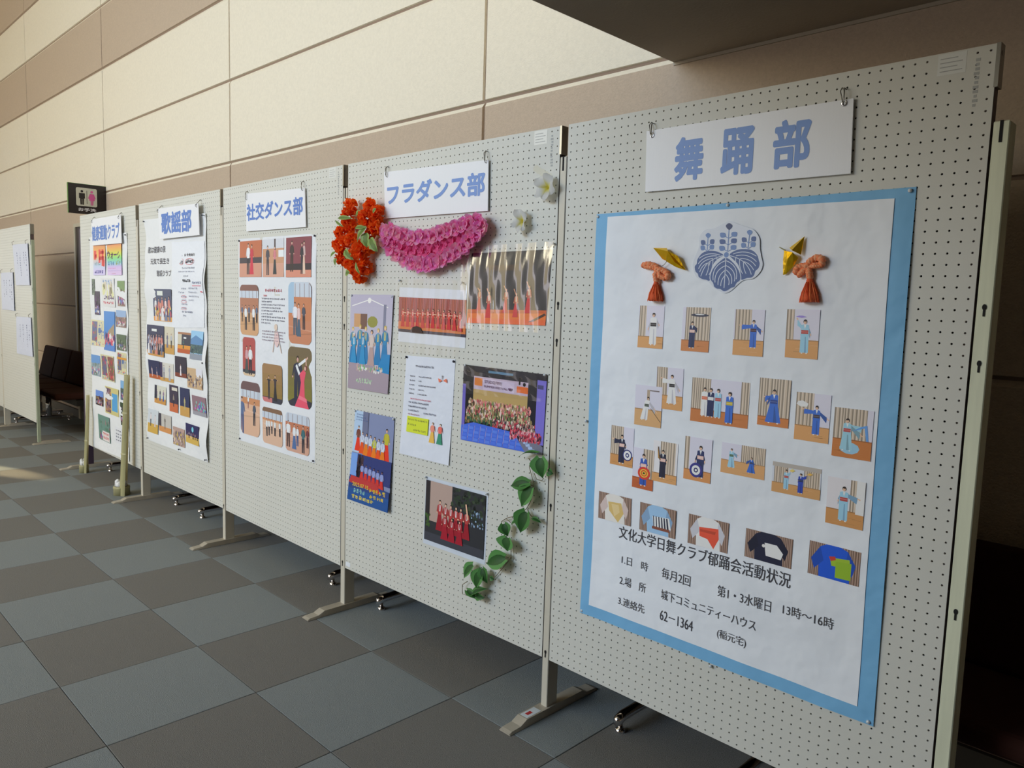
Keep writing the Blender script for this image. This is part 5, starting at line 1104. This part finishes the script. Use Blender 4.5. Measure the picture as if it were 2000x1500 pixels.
for (a_, b_, za_, zb_, lb, fn) in (
    ((262, 905), (300, 1100), zv, zv, 'green strip photo', trip(g1, None, False)), ((290, 1055), (362, 1345), zv, zv, 'dark purple photo', trip(g3)), ((375, 898), (548, 1252), zv, zv, 'flyer with pale fireworks', fl2),
    ((572, 928), (667, 1242), zv, zv, 'photo of walkers by stone wall', trip(g2, (120, 150, 90))), ((402, 1295), (358, 272), zv, zy, 'photo of castle under blue sky', lambda p: (p.grid((70, 140, 216), 2, 2), p.poly([(.1, .8), (.95, .8), (.95, .3), (.4, .5)], (170, 150, 120)), p.rect(.1, .6, .95, .8, (190, 110, 130)), crowd(p, .1, .6, .95, .85, 40, [(226, 90, 120), (70, 60, 120), (240, 240, 240)], .06, 1.6), p.rect(0, .86, 1, 1, (90, 140, 216)))),
    ((553, 1285), (438, 83), zv, zy, 'photo of hillside village', trip(g2, (150, 180, 220))), ((163, 15), (276, 236), zy, zy, 'cream flyer with blue characters', flyer), ((365, 130), (446, 270), zy, zy, 'photo of people under trees', trip(g1)),
    ((370, 272), (446, 462), zy, zy, 'flyer with orange band', lambda p: (flyer(p), p.rect(0, .22, 1, .32, (226, 160, 60)))), ((165, 290), (236, 470), zy, zy, 'photo of sunny path', trip([(150, 170, 180), (120, 140, 130), (190, 190, 200)], (110, 160, 220))), ((240, 288), (350, 515), zy, zy, 'flyer with red festival photo', lambda p: (flyer(p), p.rect(.55, .05, .97, .95, (150, 90, 90)), crowd(p, .55, .1, .97, .9, 30, [(206, 80, 90), (120, 140, 90), (226, 160, 140)], .07, 1.2))),
    ((200, 570), (262, 706), zy, zy, 'photo of group at dusk', trip(g3+[(200, 160, 90)], (110, 150, 226))), ((270, 540), (385, 790), zy, zy, 'yellow flyer with blue poster', lambda p: (p.grid((216, 206, 140), 2, 2), p.rect(.05, .05, .45, .95, (130, 100, 110)), crowd(p, .05, .1, .45, .9, 24, [(90, 70, 110), (206, 150, 90), (160, 130, 140)], .08, 1), p.rect(.52, .2, .93, .85, (90, 170, 226)))),
    ((394, 496), (440, 662), zy, zy, 'photo of lake view', trip([(70, 90, 110), (90, 110, 90)], (130, 180, 226))), ((394, 668), (441, 865), zy, zy, 'photo of dark forest walk', trip(g1[1:]+g3)), ((218, 760), (316, 1000), zy, zy, 'photo collage with red caption', lambda p: (trip([(110, 150, 140), (90, 130, 110), (150, 130, 130)])(p), p.rect(.35, .6, .95, .98, (236, 226, 226)), p.glyphs(.4, .65, .9, .74, 5, (226, 70, 70), .2), p.glyphs(.4, .8, .9, .9, 5, (226, 70, 70), .2))),
    ((350, 862), (456, 1028), zy, zy, 'typed caption box', lambda p: (p.grid((232, 234, 240), 1, 1), [p.glyphs(.08, .15+i*.2, .95, .26+i*.2, 6, (90, 96, 120), .14) for i in range(4)]))):
    photo(za_(*a_), zb_(*b_), lb, fn, 1, P1, disp1, .005, 1.0)

# ============================================================ FAR BOARD: three sheets on hooks
for (tl, tr, bl, br, lb) in (((24.4, 478), (53.6, 475), (31, 557), (58, 557), 'small white sheet near the top right of the far left board'), ((1.6, 533), (24.8, 531.5), (4, 604), (28, 607), 'small white sheet half cut by the left photo edge'), ((31.5, 618), (60, 620), (33, 690), (64, 697), 'small white sheet lowest on the far left board')):
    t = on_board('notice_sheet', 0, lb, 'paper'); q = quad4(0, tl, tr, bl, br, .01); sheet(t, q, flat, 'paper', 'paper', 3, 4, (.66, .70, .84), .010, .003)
    p = Pr(q, 1.0, .0106); 
    for u in (.25, .45, .7, .85): p.step(); [p.rect(u+random.uniform(-.03, .03), .2+i*.06, u+.03, .2+i*.06+.035, (120, 126, 160), False) for i in range(random.randint(5, 10))]
    p.build('brush_writing', t)
    for i in (0, 1): s_, z_ = q[i]; s_ += .03*(1 if i == 0 else -1); MB().tube([(s_, -.003, z_+.035), (s_-.008, -.02, z_+.02), (s_, -.016, z_-.006)], .0018, 6).build('wire_hook', M['steel'], t)

# ============================================================ TOILET SIGN (projects from the wall)
x0 = -8.365; t = empty('toilet_sign', (x0, 2.30, 2.166), PI/2, 'dark projecting toilet sign with man and woman pictograms above the first board', 'sign')
SW, SH = .34, .285
o = MB().box(0, SW, 0, .02, 0, SH).build('sign_box', M['signblack'], t); MB().box(-.004, 0, .0, .02, 0, SH).box(0, SW, 0, .02, SH, SH+.003).build('edge_strip', M['green_edge'], t)
def rbox(u0, v0, u1, v1, r, m, name, d):
    pts = []
    for cx, cz, a0 in ((u1-r, v1-r, 0), (u0+r, v1-r, PI/2), (u0+r, v0+r, PI), (u1-r, v0+r, 1.5*PI)):
        for i in range(5): pts.append((cx+r*math.cos(a0+i*PI/8), cz+r*math.sin(a0+i*PI/8)))
    n = len(pts); mb = MB().add([(x, -d, z) for x, z in pts]+[(x, 0, z) for x, z in pts], [tuple(range(n))]+[(i, i+n, (i+1) % n+n, (i+1) % n) for i in range(n)]); return mb.build(name, m, t)
rbox(.068, .075, .255, .25, .015, mat('sign_panel_pale', (206, 206, 190), .4), 'pictogram_panel', .002)
def pict(cx, skirt, m, name):
    mb = MB(); d = .0032
    def pg(pts): mb.add([(cx+x, -d, .088+z) for x, z in pts], [tuple(range(len(pts)))])
    pg([(.012*math.cos(a), .128+.012*math.sin(a)) for a in [i*PI/6 for i in range(12)]])
    if skirt: pg([(-.012, .110), (.012, .110), (.026, .045), (-.026, .045)]); pg([(-.018, .110), (-.012, .110), (-.024, .060), (-.034, .066)]); pg([(.018, .110), (.034, .066), (.024, .060), (.012, .110)]); pg([(-.013, .045), (-.002, .045), (-.002, 0), (-.010, 0)]); pg([(.002, .045), (.013, .045), (.010, 0), (.002, 0)])
    else: pg([(-.026, .110), (.026, .110), (.026, .060), (.017, .060), (.017, .055), (-.017, .055), (-.017, .060), (-.026, .060)]); pg([(-.017, .055), (-.002, .055), (-.002, 0), (-.015, 0)]); pg([(.002, .055), (.017, .055), (.015, 0), (.002, 0)])
    mb.build(name, M[m], t)
pict(.120, False, 'signblack', 'man_pictogram'); pict(.208, True, 'pink', 'woman_pictogram'); MB().box(.1625, .1655, -.0032, -.002, .10, .225).build('divider', M['signblack'], t)
text('lettering', 'お手洗', (.085, .025, .245, .058), 'white_ink', t, .001, .02)

# ============================================================ BENCHES behind the boards
def bench(x0, x1, label, legs, n=3):
    t = empty('waiting_bench', ((x0+x1)/2, 2.3, 0), 0, label, 'bench', 'brown waiting benches along the wall'); c = (x0+x1)/2; w_ = (x1-x0)/n
    for i in range(n):
        a, b = x0-c+i*w_+.006, x0-c+(i+1)*w_-.006
        o = MB().box(a, b, -.23, .17, .37, .435).build('seat', M['leather'], t); md = o.modifiers.new('b', 'BEVEL'); md.width = .025; md.segments = 3
        v = [(a, .13, .44), (b, .13, .44), (b, .21, .78), (a, .21, .78), (a, .19, .42), (b, .19, .42), (b, .255, .77), (a, .255, .77)]
        o = MB().add(v, [(0, 1, 2, 3), (5, 4, 7, 6), (0, 4, 5, 1), (3, 2, 6, 7), (0, 3, 7, 4), (1, 5, 6, 2)]).build('backrest', M['leather'], t); md = o.modifiers.new('b', 'BEVEL'); md.width = .02; md.segments = 3
    MB().box(x0-c+.05, x1-c-.05, -.03, .05, .30, .36).build('seat_beam', M['blackm'], t)
    for lx in legs:
        l = lx-c
        m = MB().tube([(l, .02, .30), (l, .02, .06)], .03, 14); m.build('pedestal', M['chrome'], t, smooth=True)
        m = MB().tube([(l, .25, .052), (l, -.27, .052), (l, -.295, .045), (l, -.30, .03)], [.018, .018, .017, .012], 12); m.build('chrome_foot', M['chrome'], t, smooth=True); cf = bpy.context.scene.collection.objects[-1]
        MB().lathe((l, -.28, 0), [(.017, 0), (.017, .012), (.008, .014), (.008, .04)], 12).build('glide', M['chrome'], cf, smooth=True); MB().lathe((l, .22, 0), [(.017, 0), (.017, .012), (.008, .014), (.008, .04)], 12).build('glide', M['chrome'], cf, smooth=True)
        MB().box(l-.12, l+.12, -.16, .10, .335, .362).build('seat_bracket', M['blackm'], t)
bench(-1.22, .55, 'brown leather bench behind the blue-bordered poster board, nearest', (-1.0, .3))
bench(-3.00, -1.24, 'brown leather bench whose chrome feet show under the hula board', (-1.436, -2.80))
bench(-4.94, -3.02, 'brown leather bench whose chrome feet show under the ballroom board', (-3.21, -4.738))
bench(-6.68, -4.96, 'brown leather bench behind the song club board', (-5.144, -6.456))
lg = at_z(86, 823); bench(-10.2, -8.12, 'dark brown bench seen through the gap between the boards', (lg.x, -9.72), 4)

# ============================================================ BAMBOO POLES leaning on board 1
def bamboo(base, top, r, nodes, label, half=True):
    t = empty('bamboo_vase', base, 0, label, 'decoration', 'split bamboo decorations'); b = Vector(base); tp = Vector(top)-b; L_ = tp.length; ax = tp.normalized()
    rot = Vector((0, 0, 1)).rotation_difference(ax).to_matrix().to_4x4()
    def prof(rr): 
        out = [(rr, 0)]
        for h_ in nodes: k_ = 1-.24*h_; out += [(rr*.98*k_, h_*L_-.012), (rr*1.06*k_, h_*L_-.004), (rr*1.06*k_, h_*L_+.001), (rr*.90*k_, h_*L_+.003), (rr*.97*k_, h_*L_+.010)]
        return out+[(rr*.74, L_)]
    a0, a1 = math.radians(150), math.radians(330)
    m = MB().lathe((0, .0, 0), prof(r), 14, None, a0, a1); o = m.build('culm', M['bamboo'], t, smooth=True); o.rotation_euler = rot.to_euler()
    m = MB().lathe((0, .0, 0), [(r*.86, .002), (r*.62, L_)], 14, None, a0, a1)
    for aa in (a0, a1): c_, s_ = math.cos(aa), math.sin(aa); m.add([(r*c_, r*s_, 0), (r*.86*c_, r*.86*s_, 0), (r*.62*c_, r*.62*s_, L_), (r*.74*c_, r*.74*s_, L_)], [(0, 1, 2, 3)])
    o = m.build('cut_face', M['bamboo_in'], t, smooth=False); o.rotation_euler = rot.to_euler()
    cx = -r*.9; m = MB().lathe((cx, -.015, 0), [(0, .006), (r*1.15, .006), (r*1.15, .0), (r*1.3, .0), (r*1.3, .045), (r*1.36, .05), (r*1.3, .055), (r*1.28, .062), (r*1.12, .062), (r*1.1, .01)], 22); m.build('base_cup', M['bamboo'], t, smooth=True)
    m = MB(); 
    for i in range(7):
        a_ = i*.9; c_ = (cx+math.cos(a_)*r*.5-.01, -.015+math.sin(a_)*r*.5, .05); m.lathe(c_, [(0, 0), (r*.5, .01), (r*.45, .03+.01*(i % 3)), (0, .05+.012*(i % 2))], 7)
    m.build('tissue', M['tissue'], t, smooth=True)
b0 = at_z(180, 922); b0.y = 1.865; q = at_y(174, 772, 1.885); bamboo((b0.x, b0.y, 0), (q.x, 1.885, q.z), .026, (.42,), 'shorter split bamboo piece at the left end of the narrow board')
b0 = at_z(265, 964); b0.y = 1.855; q = at_y(252, 733, 1.88); bamboo((b0.x, b0.y, 0), (q.x, 1.88, q.z), .041, (.35, .69), 'taller split bamboo piece leaning beside the narrow board')
